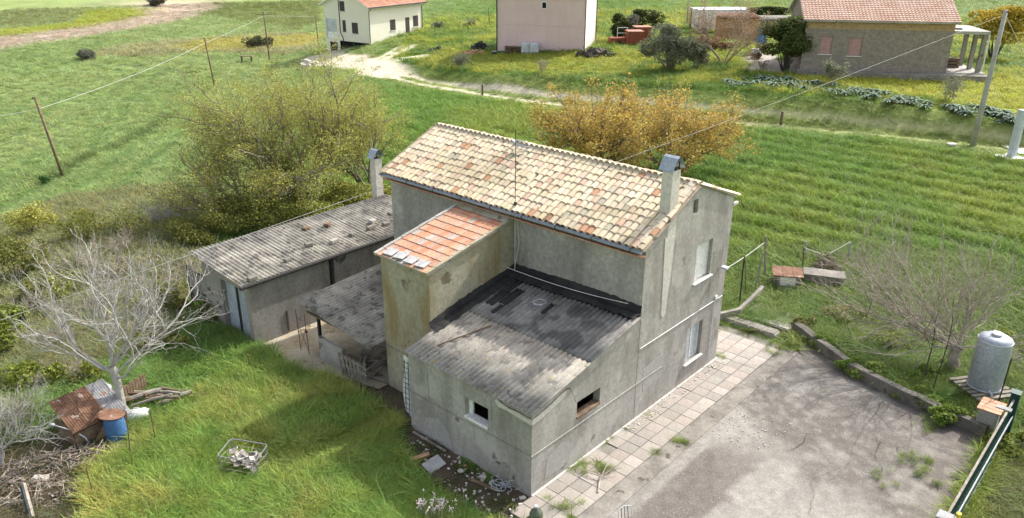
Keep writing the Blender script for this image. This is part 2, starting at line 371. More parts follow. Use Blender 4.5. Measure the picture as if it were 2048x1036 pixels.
def cover(x, y):
    """ground colour, plant colour, plant height, plant density at world points"""
    wx = x + 1.6 * (fbm(x * .4, y * .4, 21) - .5) * np.clip(np.hypot(x, y) / 50, .3, 2.2); wy = y + 1.6 * (fbm(x * .4, y * .4, 31) - .5) * np.clip(np.hypot(x, y) / 50, .3, 2.2)
    d = np.hypot(x, y); n1 = fbm(x * .09, y * .09, 3); n2 = fbm(x * .5, y * .5, 4); u, v = to_house(x, y)
    one = np.ones(x.shape)
    P = lerp(GREEN[None], YG[None], S((n1 - .42) * 3.0) * .55)
    left = S((-x - 8) / 14)
    P = lerp(P, PALE[None] * one[:, None], left * (.55 + .35 * n1))
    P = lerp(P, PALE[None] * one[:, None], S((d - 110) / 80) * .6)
    h = .32 * one; den = one.copy(); G = P * .75
    # drilled rows: across the field behind the house, and sweeping lines in the field to the left
    inf = (v < 40) & (x > -12) & (y < 64) & (u > 11)
    row = np.sin(2 * math.pi * (u + 1.3 * (fbm(x * .12, y * .12, 41) - .5)) / 2.3)
    h = np.where(inf, .16 + .30 * S(row * .9 + .45), h); den = np.where(inf & (row < -.6), .3, den)
    P = np.where((inf & (row < -.5))[:, None], P * np.array([.8, .86, .8]), P)  # shade of the furrows put into the plant colour
    lf = (x < -10) & (y > 30) & ~inf
    q = (x * .86 + y * .16) + 5 * (fbm(x * .03, y * .03, 43) - .5)
    lane = np.abs(((q / 6.5) % 1) - .5) * 6.5
    tram = lf & (np.minimum.reduce([dist_line(x, y, T_) for T_ in TRAMS]) < .22 + .0028 * d)
    h = np.where(lf, .17 + .10 * n2 + .06 * np.sin(lane * 2.2), h); h = np.where(tram, .05, h); den = np.where(tram, 0, den)
    stp = lf & (((q / 3.1) % 1) < .33) & (d < 150); P = np.where(stp[:, None], P * np.array([.68, .78, .70]), P); h = np.where(stp, h * .55, h)
    hg = lf & (dist_line(wx, wy, HEDGE_LINE) < .7 * (.4 + 1.2 * n2)); P = np.where(hg[:, None], np.array([.17, .24, .07]), P); h = np.where(hg, .42, h)
    P = np.where((lf & (n2 > .62))[:, None], P * 1.08, P); G = np.where(tram[:, None], np.array([.10, .14, .05]), G)
    def zone(k, pc, gc=None, hh=None, dd=None, mixn=1.0):
        nonlocal P, G, h, den
        i = inside(wx, wy, Z[k]); a = (i * mixn).astype(float)
        P = lerp(P, np.asarray(pc)[None] * one[:, None], a); G = lerp(G, np.asarray(gc if gc is not None else np.asarray(pc) * .75)[None] * one[:, None], a)
        if hh is not None: h = np.where(i, hh, h)
        if dd is not None: den = np.where(i, dd, den)
    yc = np.interp(x, XC, YC); yf = np.interp(x, XF, YF)
    plat = (y > yc - 2) & (x > -14) & (y < 130); bank = (y > yf) & (y < yc) & (x > -14)
    P = np.where(plat[:, None], lerp(np.array([.15, .25, .04])[None], YG[None] * 1.1, S((n2 - .35) * 3)), P); h = np.where(plat, .18 + .35 * n2, h)
    P = np.where(bank[:, None], lerp(np.array([.13, .22, .04])[None], np.array([.22, .19, .10])[None], S((fbm(x * .22, y * .5, 51) - .54) * 5) * .3), P); h = np.where(bank, .32 + .35 * n2, h)
    G = np.where((plat | bank)[:, None], P * .85, G)
    zone('far_scrub', (.23, .275, .085), None, .4); zone('far_yel', (.36, .40, .06), None, .3); zone('far_mound', (.25, .29, .11), None, .3)
    zone('straw_left', (.34, .34, .16), None, .45); zone('yel_left', (.44, .40, .075), (.27, .27, .07), .35, None, .75)
    zone('yel_pink', (.34, .36, .045), None, .22, None, .75); zone('yel_plateau', (.44, .45, .045), (.24, .28, .04), .28, None, .9); zone('gravel', (.2, .22, .07), (.34, .31, .27), .08, .08)
    zone('hutch', (.15, .22, .045), None, .15, .8); zone('terr', (.15, .21, .05), (.17, .15, .10), .11, .35)
    ds = dist_line(wx, wy, STRAW); i = S((7.0 - ds) / 3.0) * (d > 95)
    P = lerp(P, np.array([.44, .37, .28])[None], i); G = lerp(G, np.array([.44, .37, .28])[None], i); h = np.where(i > .5, .15, h)
    zone('scrub', (.24, .255, .10), (.20, .18, .115), .34, .9); zone('garden', (.175, .26, .05), (.14, .15, .06), .34, 1.0)
    zone('lush', (.25, .34, .06), (.10, .13, .03), .46, 1.0)
    li = inside(wx, wy, Z['lush']); P = np.where(li[:, None], lerp(np.array([.22, .335, .055])[None], np.array([.42, .43, .10])[None], S((n2 - .42) * 3.5) * .8), P); h = np.where(li, .26 + .24 * n2, h)
    zone('soil_left', (.16, .15, .07), (.16, .125, .09), .16, .25); zone('right_soil', (.16, .185, .045), (.20, .165, .12), .2, .5)
    fr_ = S((4.2 + u) / 2.0) * (u < .2) * (v > -2.5) * (v < 6.5); h = h * (1 - .62 * fr_)
    cd = np.hypot(x - CRATE[0], y - CRATE[1]); h = h * (1 - .75 * S((1.5 - cd) / .7))
    zone('soil_house', (.09, .12, .03), (.095, .073, .053), .10, .05)
    # dry thatch, and thin strips of dead grass round the house
    nh = np.clip(1 - np.maximum(np.maximum(-1.5 - u, u - 12), np.maximum(-3 - v, v - 13)) / 1.2, 0, 1)
    # the farm track: two pale wheel ruts with a grass strip between
    dt = dist_line(x, y, TRACK); fade = S((x + 2) / 30.0)
    rut = S((.62 - .10 * fade - np.abs(dt - .85) + .4 * (n2 - .5)) / .3); wide = S((3.2 - dist_line(x, y, TRACK[:4]) + 2.5 * (n2 - .5)) / 1.2)
    rut = np.maximum(rut * (1 - .30 * fade), wide); rut = np.maximum(rut, .85 * S((.75 - np.abs(dist_line(x, y, BR1) - .7) + (n2 - .5)) / .4)); rut = np.maximum(rut, .8 * S((1.1 - dist_line(x, y, BR2) + (n2 - .5)) / .5))
    G = lerp(G, lerp(TRK[None], np.array([.50, .46, .25])[None], .75 * fade), rut); verge = S((3.2 - dt) / 1.5) * (1 - rut)
    P = lerp(P, np.array([.27, .335, .08])[None], verge * .8); G = lerp(G, np.array([.24, .28, .09])[None], verge * .8)
    h = np.where(dt < 3.0, np.minimum(h, .14), h); den = np.where(rut > .45, .05, den)
    lum = P.mean(1, keepdims=True); P = P * .93 + lum * .07
    return G, P, h, den

# ------------------------------------------------------------------ the ground, one sheet out to the hills
def axis(lo, hi, step, far, k=1.22):
    a = list(np.arange(lo, hi + 1e-6, step)); s_, p = step, hi
    while p < far: s_ *= k; p += s_; a.append(p)
    s_, p = step, lo; b = []
    while p > -far: s_ *= k; p -= s_; b.append(p)
    return np.array(b[::-1] + a)
gx, gy = axis(-50, 58, .38, 2600), axis(6, 128, .38, 2600)
X, Y = np.meshgrid(gx, gy); X, Y = X.ravel(), Y.ravel(); ZZ = g(X, Y)
Gc, Pc, hh_, dd_ = cover(X, Y)
cvr = covered(X, Y); Gc = np.where(cvr[:, None], SOIL[None] * .9, Gc)
nx, ny = len(gx), len(gy)
ii = (np.arange(ny - 1)[:, None] * nx + np.arange(nx - 1)[None, :]).ravel()
gm, n_, b_ = new_mat('ground', .95); b_.inputs['Specular IOR Level'].default_value = .1
a_ = ND(n_, 'ShaderNodeAttribute', attribute_name='Col'); vv = coords(n_)
nf = noise(n_, vv, 2.6, 6, .7); nl = noise(n_, vv, .18, 4, .6)
cc = mix(n_, 1.0, a_.outputs['Color'], ramp(n_, nf, [(.25, .72), (.75, 1.28)]), 'MULTIPLY')
cc = mix(n_, 1.0, cc, ramp(n_, nl, [(.3, .82), (.7, 1.18)]), 'MULTIPLY')
n_.links.new(cc, b_.inputs['Base Color']); bump(n_, b_, nf, .9, .12)
ZZ = ZZ - np.where(inside(X, Y, YARD), .05, 0) - np.where(cvr, .03, 0)
ground = np_mesh('ground', np.stack([X, Y, ZZ], 1), np.stack([ii, ii + 1, ii + nx + 1, ii + nx], 1), gm, ('Col', np.concatenate([Gc, np.ones((len(Gc), 1))], 1)), smooth=True)
tag(ground, 'rolling green farmland', None, None, 'structure')

# ------------------------------------------------------------------ grass and other ground cover (stuff)
def tuft_mesh(name, nb, spread, hgt, wid, lean, seed, flat=0.0, flower=None):
    r = np.random.default_rng(seed); V, Fq, C = [], [], []
    for k in range(nb):
        a, rr = r.uniform(0, 6.283), spread * math.sqrt(r.uniform()); b = Vector((rr * math.cos(a), rr * math.sin(a), -.02))
        h_ = hgt * r.uniform(.55, 1.15); az = r.uniform(0, 6.283); dr = Vector((math.cos(az), math.sin(az), 0)); sd = Vector((-math.sin(az), math.cos(az), 0)); le = lean * r.uniform(.3, 1.3)
        ww = wid * r.uniform(.6, 1.3); p1 = b + Vector((0, 0, h_ * .55)) + dr * h_ * le * .35; p2 = b + Vector((0, 0, h_ * (1 - .35 * le))) + dr * h_ * le
        o = len(V); V += [b - sd * ww * .4, b + sd * ww * .4, p1 - sd * ww * .5, p1 + sd * ww * .5, p2 - sd * ww * .12, p2 + sd * ww * .12]
        Fq += [(o, o + 1, o + 3, o + 2), (o + 2, o + 3, o + 5, o + 4)]
        c = r.uniform(.72, 1.25); hue = r.uniform(.88, 1.15); C += [(c * hue, c, c * r.uniform(.7, 1.3), 1)] * 6
        if flower and r.uniform() < flower[1]:
            o = len(V); q = .014; V += [p2 + Vector((q, 0, .01)), p2 + Vector((0, q, .01)), p2 + Vector((-q, 0, .01)), p2 + Vector((0, -q, .01))]; Fq.append((o, o + 1, o + 2, o + 3)); C += [(*flower[0], 1)] * 4
    o = np_mesh(name, np.array([tuple(p) for p in V]), np.array(Fq), M['tuft'], ('blade', np.array(C))); COL.objects.unlink(o); return o
def tuft_coll(name, objs):
    c = bpy.data.collections.new(name)
    for o in objs: c.objects.link(o)
    return c
T_LONG = tuft_coll('long_grass_tufts', [tuft_mesh('long_tuft', 60, .19, .9, .0115, .5, 100), tuft_mesh('long_tuft', 64, .17, .75, .010, .75, 101), tuft_mesh('long_tuft', 50, .2, 1.05, .012, .4, 102),
    tuft_mesh('long_tuft', 40, .2, .5, .030, .9, 103), tuft_mesh('long_tuft', 44, .18, 1.2, .007, .35, 104, flower=((1.15, 1.05, 1.5), .22))])
T_FIELD = tuft_coll('field_tufts', [tuft_mesh('field_tuft', 40, .40, 1.0, .026, .45, 200 + k) for k in range(5)])
T_WEED = tuft_coll('weed_tufts', [tuft_mesh('weed_tuft', 20, .25, .8, .085, .95, 300 + k) for k in range(5)])
_groups = {}
def scatter_group(coll):
    if coll.name in _groups: return _groups[coll.name]
    ng = bpy.data.node_groups.new('scatter_' + coll.name, 'GeometryNodeTree')
    ng.interface.new_socket('Geometry', in_out='INPUT', socket_type='NodeSocketGeometry'); ng.interface.new_socket('Geometry', in_out='OUTPUT', socket_type='NodeSocketGeometry')
    gi, go = ng.nodes.new('NodeGroupInput'), ng.nodes.new('NodeGroupOutput'); ip = ng.nodes.new('GeometryNodeInstanceOnPoints'); ci = ng.nodes.new('GeometryNodeCollectionInfo')
    ci.inputs['Collection'].default_value = coll; ci.inputs['Separate Children'].default_value = True; ci.inputs['Reset Children'].default_value = True
    def na(nm, t):
        x = ng.nodes.new('GeometryNodeInputNamedAttribute'); x.data_type = t; x.inputs['Name'].default_value = nm; return x.outputs['Attribute']
    L = ng.links.new
    L(gi.outputs[0], ip.inputs['Points']); L(ci.outputs[0], ip.inputs['Instance']); ip.inputs['Pick Instance'].default_value = True
    L(na('idx', 'INT'), ip.inputs['Instance Index']); L(na('rot', 'FLOAT_VECTOR'), ip.inputs['Rotation']); L(na('sc', 'FLOAT_VECTOR'), ip.inputs['Scale'])
    L(ip.outputs[0], go.inputs[0]); _groups[coll.name] = ng; return ng
def scatter(name, P, sc_, tint, coll, label, nvar=5, tilt=.15, parent=None):
    n = len(P); me = bpy.data.meshes.new(name); me.vertices.add(n); me.vertices.foreach_set('co', np.ascontiguousarray(P, np.float32).ravel())
    rot = np.stack([rng.normal(0, tilt, n), rng.normal(0, tilt, n), rng.uniform(0, 6.283, n)], 1)
    for nm, t, arr, key in (('sc', 'FLOAT_VECTOR', sc_, 'vector'), ('rot', 'FLOAT_VECTOR', rot, 'vector'), ('tint', 'FLOAT_COLOR', np.concatenate([tint, np.ones((n, 1))], 1), 'color'), ('idx', 'INT', rng.integers(0, nvar, n), 'value')):
        a = me.attributes.new(nm, t, 'POINT'); a.data.foreach_set(key, np.ascontiguousarray(arr, np.int32 if t == 'INT' else np.float32).ravel())
    o = bpy.data.objects.new(name, me); COL.objects.link(o); md = o.modifiers.new('scatter', 'NODES'); md.node_group = scatter_group(coll)
    if parent is not None: o.parent = parent
    return tag(o, label, None, None, 'stuff')
def jitter_grid(x0, x1, y0, y1, s_):
    a, b = np.meshgrid(np.arange(x0, x1, s_), np.arange(y0, y1, s_)); a, b = a.ravel(), b.ravel()
    return a + rng.uniform(-.5, .5, a.size) * s_, b + rng.uniform(-.5, .5, a.size) * s_
long_p, field_p = [], []
for (d0, d1, s_) in ((13, 26, .15), (26, 34, .21), (34, 48, .29), (48, 70, .38), (70, 110, .56), (110, 205, .95)):
    x, y = jitter_grid(-130, 130, 8, 205, s_) if s_ > .25 else jitter_grid(-30, 34, 8, 35, s_)
    d = np.hypot(x, y); k = (d >= d0) & (d < d1); x, y = x[k], y[k]
    z = g(x, y); px, py, dz = project(np.stack([x, y, z], 1)); k = (dz > 1) & (px > -260) & (px < 2300) & (py > -90) & (py < 1180); x, y, z = x[k], y[k], z[k]
    _, P, h, den = cover(x, y); k = ~covered(x, y) & (rng.uniform(0, 1, x.size) < den); x, y, z, P, h = x[k], y[k], z[k], P[k], h[k]
    n2 = rng.uniform(.7, 1.3, x.size); var = (rng.uniform(.74, 1.26, (x.size, 1)) if d1 <= 34 else rng.uniform(.88, 1.13, (x.size, 1))) * (1 + (.13 if d1 <= 34 else .06) * rng.standard_normal((x.size, 3)) * np.array([1, .4, .6]))
    wsc = max(1.0, s_ / .46)
    if d1 <= 34: sc_ = np.stack([n2 * (1.0 if d1 < 30 else 1.2), n2 * (1.0 if d1 < 30 else 1.2), h * n2], 1); long_p.append((np.stack([x, y, z], 1), sc_, P * var))
    else: sc_ = np.stack([n2 * wsc, n2 * wsc, h * n2 * (1 + .25 * (wsc - 1))], 1); field_p.append((np.stack([x, y, z], 1), sc_, P * var))
cat = lambda L, i: np.concatenate([q[i] for q in L])
scatter('long_grass', cat(long_p, 0), cat(long_p, 1), np.clip(cat(long_p, 2), .01, .9), T_LONG, 'long lush green grass around the farmhouse')
scatter('field_grass', cat(field_p, 0), cat(field_p, 1), np.clip(cat(field_p, 2), .01, .9), T_FIELD, 'green young crop and meadow grass over the fields')
print('ground+grass', round(time.time() - T0, 1), len(cat(long_p, 0)), len(cat(field_p, 0)))

# ------------------------------------------------------------------ the old farmhouse
LU, TU, LV = 5.169, 10.647, 11.83
UR, ZR = 7.93, 7.50                                            # ridge
EU, EZ = 4.83, 6.14                                            # front eave line (underside of tiles)
house = thing('farmhouse', 'old two-storey grey plastered farmhouse with a cream clay tile roof', 'house', (AX, AY, 0), YAW)
def wall_rect(mb, o, a, rect, holes, depth, nrm, mi=0, rev=None):
    """vertical wall rectangle on axis a from o with real openings and reveals; nrm points outward"""
    o, a, nrm = Vector(o), Vector(a), Vector(nrm); s0, s1, z0, z1 = rect
    P = lambda s_, z_, d=0: o + a * s_ + Vector((0, 0, z_)) - nrm * d
    ss = sorted({s0, s1, *[h[0] for h in holes], *[h[1] for h in holes]}); zs = sorted({z0, z1, *[h[2] for h in holes], *[h[3] for h in holes]})
    for i in range(len(ss) - 1):
        for j in range(len(zs) - 1):
            cs, cz = .5 * (ss[i] + ss[i + 1]), .5 * (zs[j] + zs[j + 1])
            if any(h[0] < cs < h[1] and h[2] < cz < h[3] for h in holes): continue
            mb.quad(P(ss[i], zs[j]), P(ss[i + 1], zs[j]), P(ss[i + 1], zs[j + 1]), P(ss[i], zs[j + 1]), mi)
    for a0, a1, b0, b1 in holes:
        for (q0, q1) in (((a0, b0), (a1, b0)), ((a1, b0), (a1, b1)), ((a1, b1), (a0, b1)), ((a0, b1), (a0, b0))):
            mb.quad(P(*q0), P(*q0, depth), P(*q1, depth), P(*q1), mi if rev is None else rev)
GAB_WIN = [(8.36, 9.42, 3.90, 5.26), (8.27, 9.31, .80, 2.20), (7.83, 8.13, 6.50, 6.98)]
mb = MB()
nv = (0, -1, 0)
wall_rect(mb, (0, 0, 0), (1, 0, 0), (LU, TU, 0, 6.0), GAB_WIN[:2], .20, nv)
wall_rect(mb, (0, 0, 0), (1, 0, 0), (6.9, 9.0, 6.0, 7.02), GAB_WIN[2:], .16, nv)
def rz_(u): return EZ + .02 + (ZR - EZ) * (u - EU) / (UR - EU) if u < UR else ZR + .02 - (ZR - 6.42) * (u - UR) / (TU + .02 - UR)
mb.add([(LU, 0, 6.0), (6.9, 0, 6.0), (6.9, 0, rz_(6.9)), (LU, 0, rz_(LU))], [(0, 1, 2, 3)])
mb.add([(6.9, 0, 7.02), (9.0, 0, 7.02), (9.0, 0, rz_(9.0)), (UR, 0, rz_(UR)), (6.9, 0, rz_(6.9) if rz_(6.9) > 7.02 else 7.03)], [(0, 1, 2, 3, 4)])
mb.add([(9.0, 0, 6.0), (TU, 0, 6.0), (TU, 0, rz_(TU)), (9.0, 0, rz_(9.0))], [(0, 1, 2, 3)])
mb.quad((LU, 0, 0), (LU, LV, 0), (LU, LV, 6.1), (LU, 0, 6.1))
mb.quad((TU, 0, 0), (TU, LV, 0), (TU, LV, 6.4), (TU, 0, 6.4))
mb.add([(LU, LV, 0), (TU, LV, 0), (TU, LV, 6.4), (UR, LV, ZR), (LU, LV, 6.1)], [(0, 1, 2, 3, 4)])
mb.build('main_wall', M['plaster'], house)
# rougher mortar patches on the gable: the old chimney breast and repairs
mb = MB()
br = [(6.22, 6.15), (6.80, 6.05), (6.78, 5.2), (6.66, 4.2), (6.62, 3.45), (6.48, 3.3), (6.34, 3.45), (6.30, 4.6), (6.24, 5.5)]
mb.add([(x, -.018, z) for x, z in br] + [(x, .01, z) for x, z in br], [tuple(range(9))] + [(i, (i + 1) % 9, 9 + (i + 1) % 9, 9 + i) for i in range(9)])
mb.build('chimney_breast', M['plaster_pale'], house)
# windows of the gable
for k, (a0, a1, b0, b1) in enumerate(GAB_WIN):
    if k == 2:
        f = MB().box(a0, a1, .13, .155, b0, b1).build('vent_grille', M['rust_iron'], house)
        q = MB()
        for i in range(3): q.box(a0, a1, .10, .125, b0 + .06 + i * .14, b0 + .12 + i * .14)
        q.build('slat', M['brown_wood'], f); continue
    wn = MB(); fr = .05
    wn.box(a0, a1, .13, .17, b0, b0 + fr).box(a0, a1, .13, .17, b1 - fr, b1).box(a0, a0 + fr, .13, .17, b0 + fr, b1 - fr).box(a1 - fr, a1, .13, .17, b0 + fr, b1 - fr)
    wo_ = wn.build('window', M['white'], house)
    MB().box(a0 + fr, a1 - fr, .145, .16, b0 + fr, b1 - fr).build('pane', M['white'] if k == 0 else M['glass'], wo_)
    if k == 0:
        q = MB()
        for i in range(22): q.box(a0 + fr, a1 - fr, .136, .142, b0 + fr + i * .057, b0 + fr + i * .057 + .048)
        q.build('roller_slats', M['white'], wo_)
    else:
        MB().box((a0 + a1) / 2 - .035, (a0 + a1) / 2 + .035, .125, .165, b0 + fr, b1 - fr).build('mullion', M['white'], wo_)
    MB().box(a0 - .09, a1 + .09, -.09, .19, b0 - .05, b0 - .004).build('window_sill', M['stone'], wo_, bevel=.008)
# cable conduit, lamp and box on the gable
mb = MB(); mb.tube([(LU + .05, -.025, 4.05), (LU + .05, -.025, 2.68), (TU - .1, -.025, 2.70)], .013, 6); mb.tube([(10.02, -.025, 2.70), (10.02, -.025, .35)], .010, 5)
mb.build('conduit', M['white'], house)
MB().box(10.0, 10.14, -.07, 0, 2.72, 2.86).build('junction_box', M['white'], house, bevel=.01)
mb = MB(); mb.tube([(10.1, 0, 3.92), (10.1, -.12, 3.98)], .02, 6); mb.box(10.0, 10.22, -.34, -.10, 3.95, 4.03); mb.build('outside_lamp', M['galv'], house, bevel=.01)
# pianelle cornice of pink tiles below the gutter
mb = MB(); mb.box(LU - .13, LU, -.02, LV + .03, 5.84, 5.88); k = 0; vv_ = -.02
while vv_ < LV + .1:
    wd = rnd.uniform(.135, .15); ov = .29 + rnd.uniform(-.012, .012)
    mb.box(LU - ov, LU - .10, vv_, vv_ + wd - .012, 5.885 + rnd.uniform(0, .004), 5.925); vv_ += wd
mb.build('cornice', M['terracotta'], house); tag(house.children[-1], None, None, None, 'stuff')
# gutter with brackets
mb = MB(); n = 9; prof = [(math.cos(math.pi + math.pi * i / (n - 1)) * .075, math.sin(math.pi + math.pi * i / (n - 1)) * .085) for i in range(n)]
gu, gz = EU - .05, 6.135
vs = [(gu + a, v_, gz + b) for v_ in (-.10, LV + .16) for a, b in prof] + [(gu + a * .93, v_, gz + b * .93 + .004) for v_ in (-.10, LV + .16) for a, b in prof]
fs = [(i, i + 1, n + i + 1, n + i) for i in range(n - 1)] + [(2 * n + i, 3 * n + i, 3 * n + i + 1, 2 * n + i + 1) for i in range(n - 1)]
fs += [(0, n, 3 * n, 2 * n), (n - 1, 3 * n - 1, 4 * n - 1, 2 * n - 1), tuple(range(n))[::-1], tuple(range(n, 2 * n))]
mb.add(vs, fs); gutter = mb.build('gutter', M['zinc'], house)
for i in range(9):
    v_ = .25 + i * 1.44
    q = MB(); q.box(gu - .085, gu - .078, v_, v_ + .03, gz - .10, gz + .03).box(gu - .085, gu + .2, v_, v_ + .03, gz + .03, gz + .036); q.build('bracket', M['iron'], gutter)

# barrel tile roof
sa = math.atan2(ZR - EZ, UR - EU); SL = math.hypot(ZR - EZ, UR - EU)
def slope_M(v_, s_, lift=0.0, yaw=0.0, tip=0.0):
    ex = Vector((math.cos(sa), 0, math.sin(sa))); ez = Vector((-math.sin(sa), 0, math.cos(sa))); ey = ez.cross(ex)
    B = Matrix((ex, ey, ez)).transposed().to_4x4()
    p = Vector((EU, v_, EZ)) + ex * s_ + ez * lift
    return Matrix.Translation(p) @ B @ Matrix.Rotation(yaw, 4, 'Z') @ Matrix.Rotation(tip, 4, 'Y')
def barrel(name, L, r0, r1, seg=7, th=.013, up=True, mat='tile_obj', jag=0.0, seed=0):
    r = random.Random(seed); vs = []; mb = MB()
    for (x, rr) in ((0, r0), (L * .5, (r0 + r1) / 2), (L, r1)):
        for o_ in (0, th):
            for i in range(seg):
                a = math.pi * i / (seg - 1); vs.append((x + (jag * r.uniform(-1, 1) if x == 0 else 0), math.cos(a) * (rr - o_) * 1.0, math.sin(a) * (rr - o_) * .60))
    k = seg; fs = []
    for j in range(2):
        A, B = j * 2 * k, (j + 1) * 2 * k
        fs += [(A + i, A + i + 1, B + i + 1, B + i) for i in range(k - 1)]
    mb.add(vs, fs)
    for a, b in ((k, 0), (4 * k, 5 * k)):                      # cut ends with their own vertices, so the edges stay crisp
        mb.add([vs[a + i] for i in range(k)] + [vs[b + i] for i in range(k)], [(i, i + 1, k + i + 1, k + i) for i in range(k - 1)])
    return mb
BT = [barrel('t', .50, .113, .100, jag=.012, seed=k).mesh('clay_tile', M['tile_obj'], True) for k in range(5)]
def clay(r):
    t = r.random()
    if t < .80: c = (.68, .575, .425)
    elif t < .89: c = (.62, .48, .36)
    elif t < .95: c = (.60, .42, .32)
    elif t < .975: c = (.50, .28, .17)
    else: c = (.46, .42, .33)
    k = r.uniform(.86, 1.12); return (min(.8, c[0] * k * r.uniform(.97, 1.03)), c[1] * k, c[2] * k * r.uniform(.94, 1.05), 1)
NC, NR = 50, 10; pv = (LV + .28) / NC; ex_ = (SL - .06) / NR
tiles = []; tr = random.Random(21)
for i in range(NC):
    cj = tr.uniform(-.008, .008)
    for j in range(NR):
        v_ = -.12 + (i + .5) * pv + cj + tr.uniform(-.006, .006); s_ = j * ex_ + tr.uniform(-.02, .02)
        wv = float(fbm(v_ * .55, s_ * .9, 301)); c4 = clay(tr); kk = .58 + .48 * wv; sl_ = tr.random() < .05
        tiles.append((v_ + (tr.uniform(-.03, .03) if sl_ else 0), s_ - (tr.uniform(.04, .12) if sl_ and j else 0), tr.uniform(.046, .064), tr.uniform(-.03, .03) + (tr.uniform(-.09, .09) if sl_ else 0), R(-2.6) + tr.uniform(-.025, .025), (c4[0] * kk, c4[1] * kk, c4[2] * kk * (.92 + .1 * wv), 1)))
cpos = Vector((0, 0, CAM_H))
tiles.sort(key=lambda t: (HW(EU + t[1] * math.cos(sa), t[0], 6.8) - cpos).length)
rest_v, rest_f, rest_c = [], [], []
for q, t in enumerate(tiles):
    Mx = slope_M(t[0], t[1], t[2], t[3], t[4] * -1)
    if q < 298: inst('roof_tile', BT[tr.randrange(5)], house, Mx, t[5])
    else:
        me = BT[q % 5]; o_ = len(rest_v); rest_v += [Mx @ v.co for v in me.vertices]; rest_f += [tuple(o_ + k for k in p.vertices) for p in me.polygons]; rest_c += [t[5]] * len(me.vertices)
def poly_obj(name, V, Fs, C, mat, parent, smooth=False):
    me = bpy.data.meshes.new(name); me.from_pydata([tuple(v) for v in V], [], Fs); a = me.attributes.new('tint', 'FLOAT_COLOR', 'POINT'); a.data.foreach_set('color', np.array(C, np.float32).ravel())
    me.materials.append(mat)
    if smooth: me.polygons.foreach_set('use_smooth', [True] * len(Fs))
    me.update(); o = bpy.data.objects.new(name, me); COL.objects.link(o); o.parent = parent; return o
tag(poly_obj('roof_tiles', rest_v, rest_f, rest_c, M['tile_attr'], house, True), None, None, None, 'stuff')
# channel tiles between the barrels, and the boarding under them
mb = MB()
for i in range(NC + 1):
    vc = -.12 + i * pv; r = .10; rows = []
    for j in range(NR + 1):
        s_ = j * ex_
        for q in range(6): a = math.pi * q / 5; rows.append(slope_M(0, s_, .055) @ Vector((0, vc - math.cos(a) * r, -math.sin(a) * r * .55 + .012 * (j % 2))))
    mb.add(rows, [(j * 6 + q, j * 6 + q + 1, (j + 1) * 6 + q + 1, (j + 1) * 6 + q) for j in range(NR) for q in range(5)])
tag(mb.build('channel_tiles', wear('channel_clay', (.34, .27, .20), (.46, .38, .29), 3, .9, 14, .2, spots=((.12, .10, .07), 2.2, .58)), house), None, None, None, 'stuff')
mb = MB(); th = .06
mb.add([(EU + .04, -.02, EZ - .02), (UR, -.02, ZR - .03), (TU + .25, -.02, 6.33), (TU + .25, LV + .02, 6.33), (UR, LV + .02, ZR - .03), (EU + .04, LV + .02, EZ - .02)], [(0, 1, 4, 5), (1, 2, 3, 4)])
mb.build('roof_deck', M['concrete_dark'], house)
# far slope of the roof: corrugated by its own barrel tiles
V_, F_, C_ = [], [], []; db = math.atan2(ZR - 6.40, TU + .3 - UR); bl = math.hypot(ZR - 6.40, TU + .3 - UR)
for i in range(NC):
    for j in range(10):
        Mx = Matrix.Translation((UR + math.cos(db) * (bl - j * bl / 10), -.12 + (i + .5) * pv, ZR + .03 - math.sin(db) * (bl - j * bl / 10))) @ Matrix.Rotation(math.pi, 4, 'Z') @ Matrix.Rotation(-db, 4, 'Y')
        me = BT[(i + j) % 5]; o_ = len(V_); V_ += [Mx @ v.co for v in me.vertices]; F_ += [tuple(o_ + k for k in p.vertices) for p in me.polygons]; C_ += [clay(tr)] * len(me.vertices)
tag(poly_obj('roof_tiles', V_, F_, C_, M['tile_attr'], house, True), None, None, None, 'stuff')
# mortar bed and ridge tiles
mb = MB(); rr_ = random.Random(5); V_ = []
for i in range(60):
    v_ = -.1 + i * (LV + .2) / 59; V_ += [(UR - .20 + rr_.uniform(-.03, .03), v_, ZR - .005 + rr_.uniform(-.01, .01)), (UR - .10, v_, ZR + .085), (UR + .1, v_, ZR + .085), (UR + .2, v_, ZR)]
mb.add(V_, [(4 * i + q, 4 * i + q + 1, 4 * i + q + 5, 4 * i + q + 4) for i in range(59) for q in range(3)])
mb.build('ridge_mortar', wear('ridge_mortar', (.34, .29, .22), (.45, .39, .30), 2, .95, 12, .4, spots=((.17, .14, .10), 2, .6)), house)
RT = [barrel('r', .46, .125, .105, jag=.008, seed=20 + k).mesh('ridge_tile', M['tile_obj'], True) for k in range(3)]
for i in range(30):
    Mx = Matrix.Translation((UR + rr_.uniform(-.015, .015), -.14 + i * .405, ZR + .045 + rr_.uniform(0, .015))) @ Matrix.Rotation(R(90) + rr_.uniform(-.03, .03), 4, 'Z') @ Matrix.Rotation(R(2.0), 4, 'Y')
    k = rr_.uniform(.85, 1.1); inst('ridge_tile', RT[i % 3], house, Mx, (.60 * k, .50 * k, .36 * k, 1))
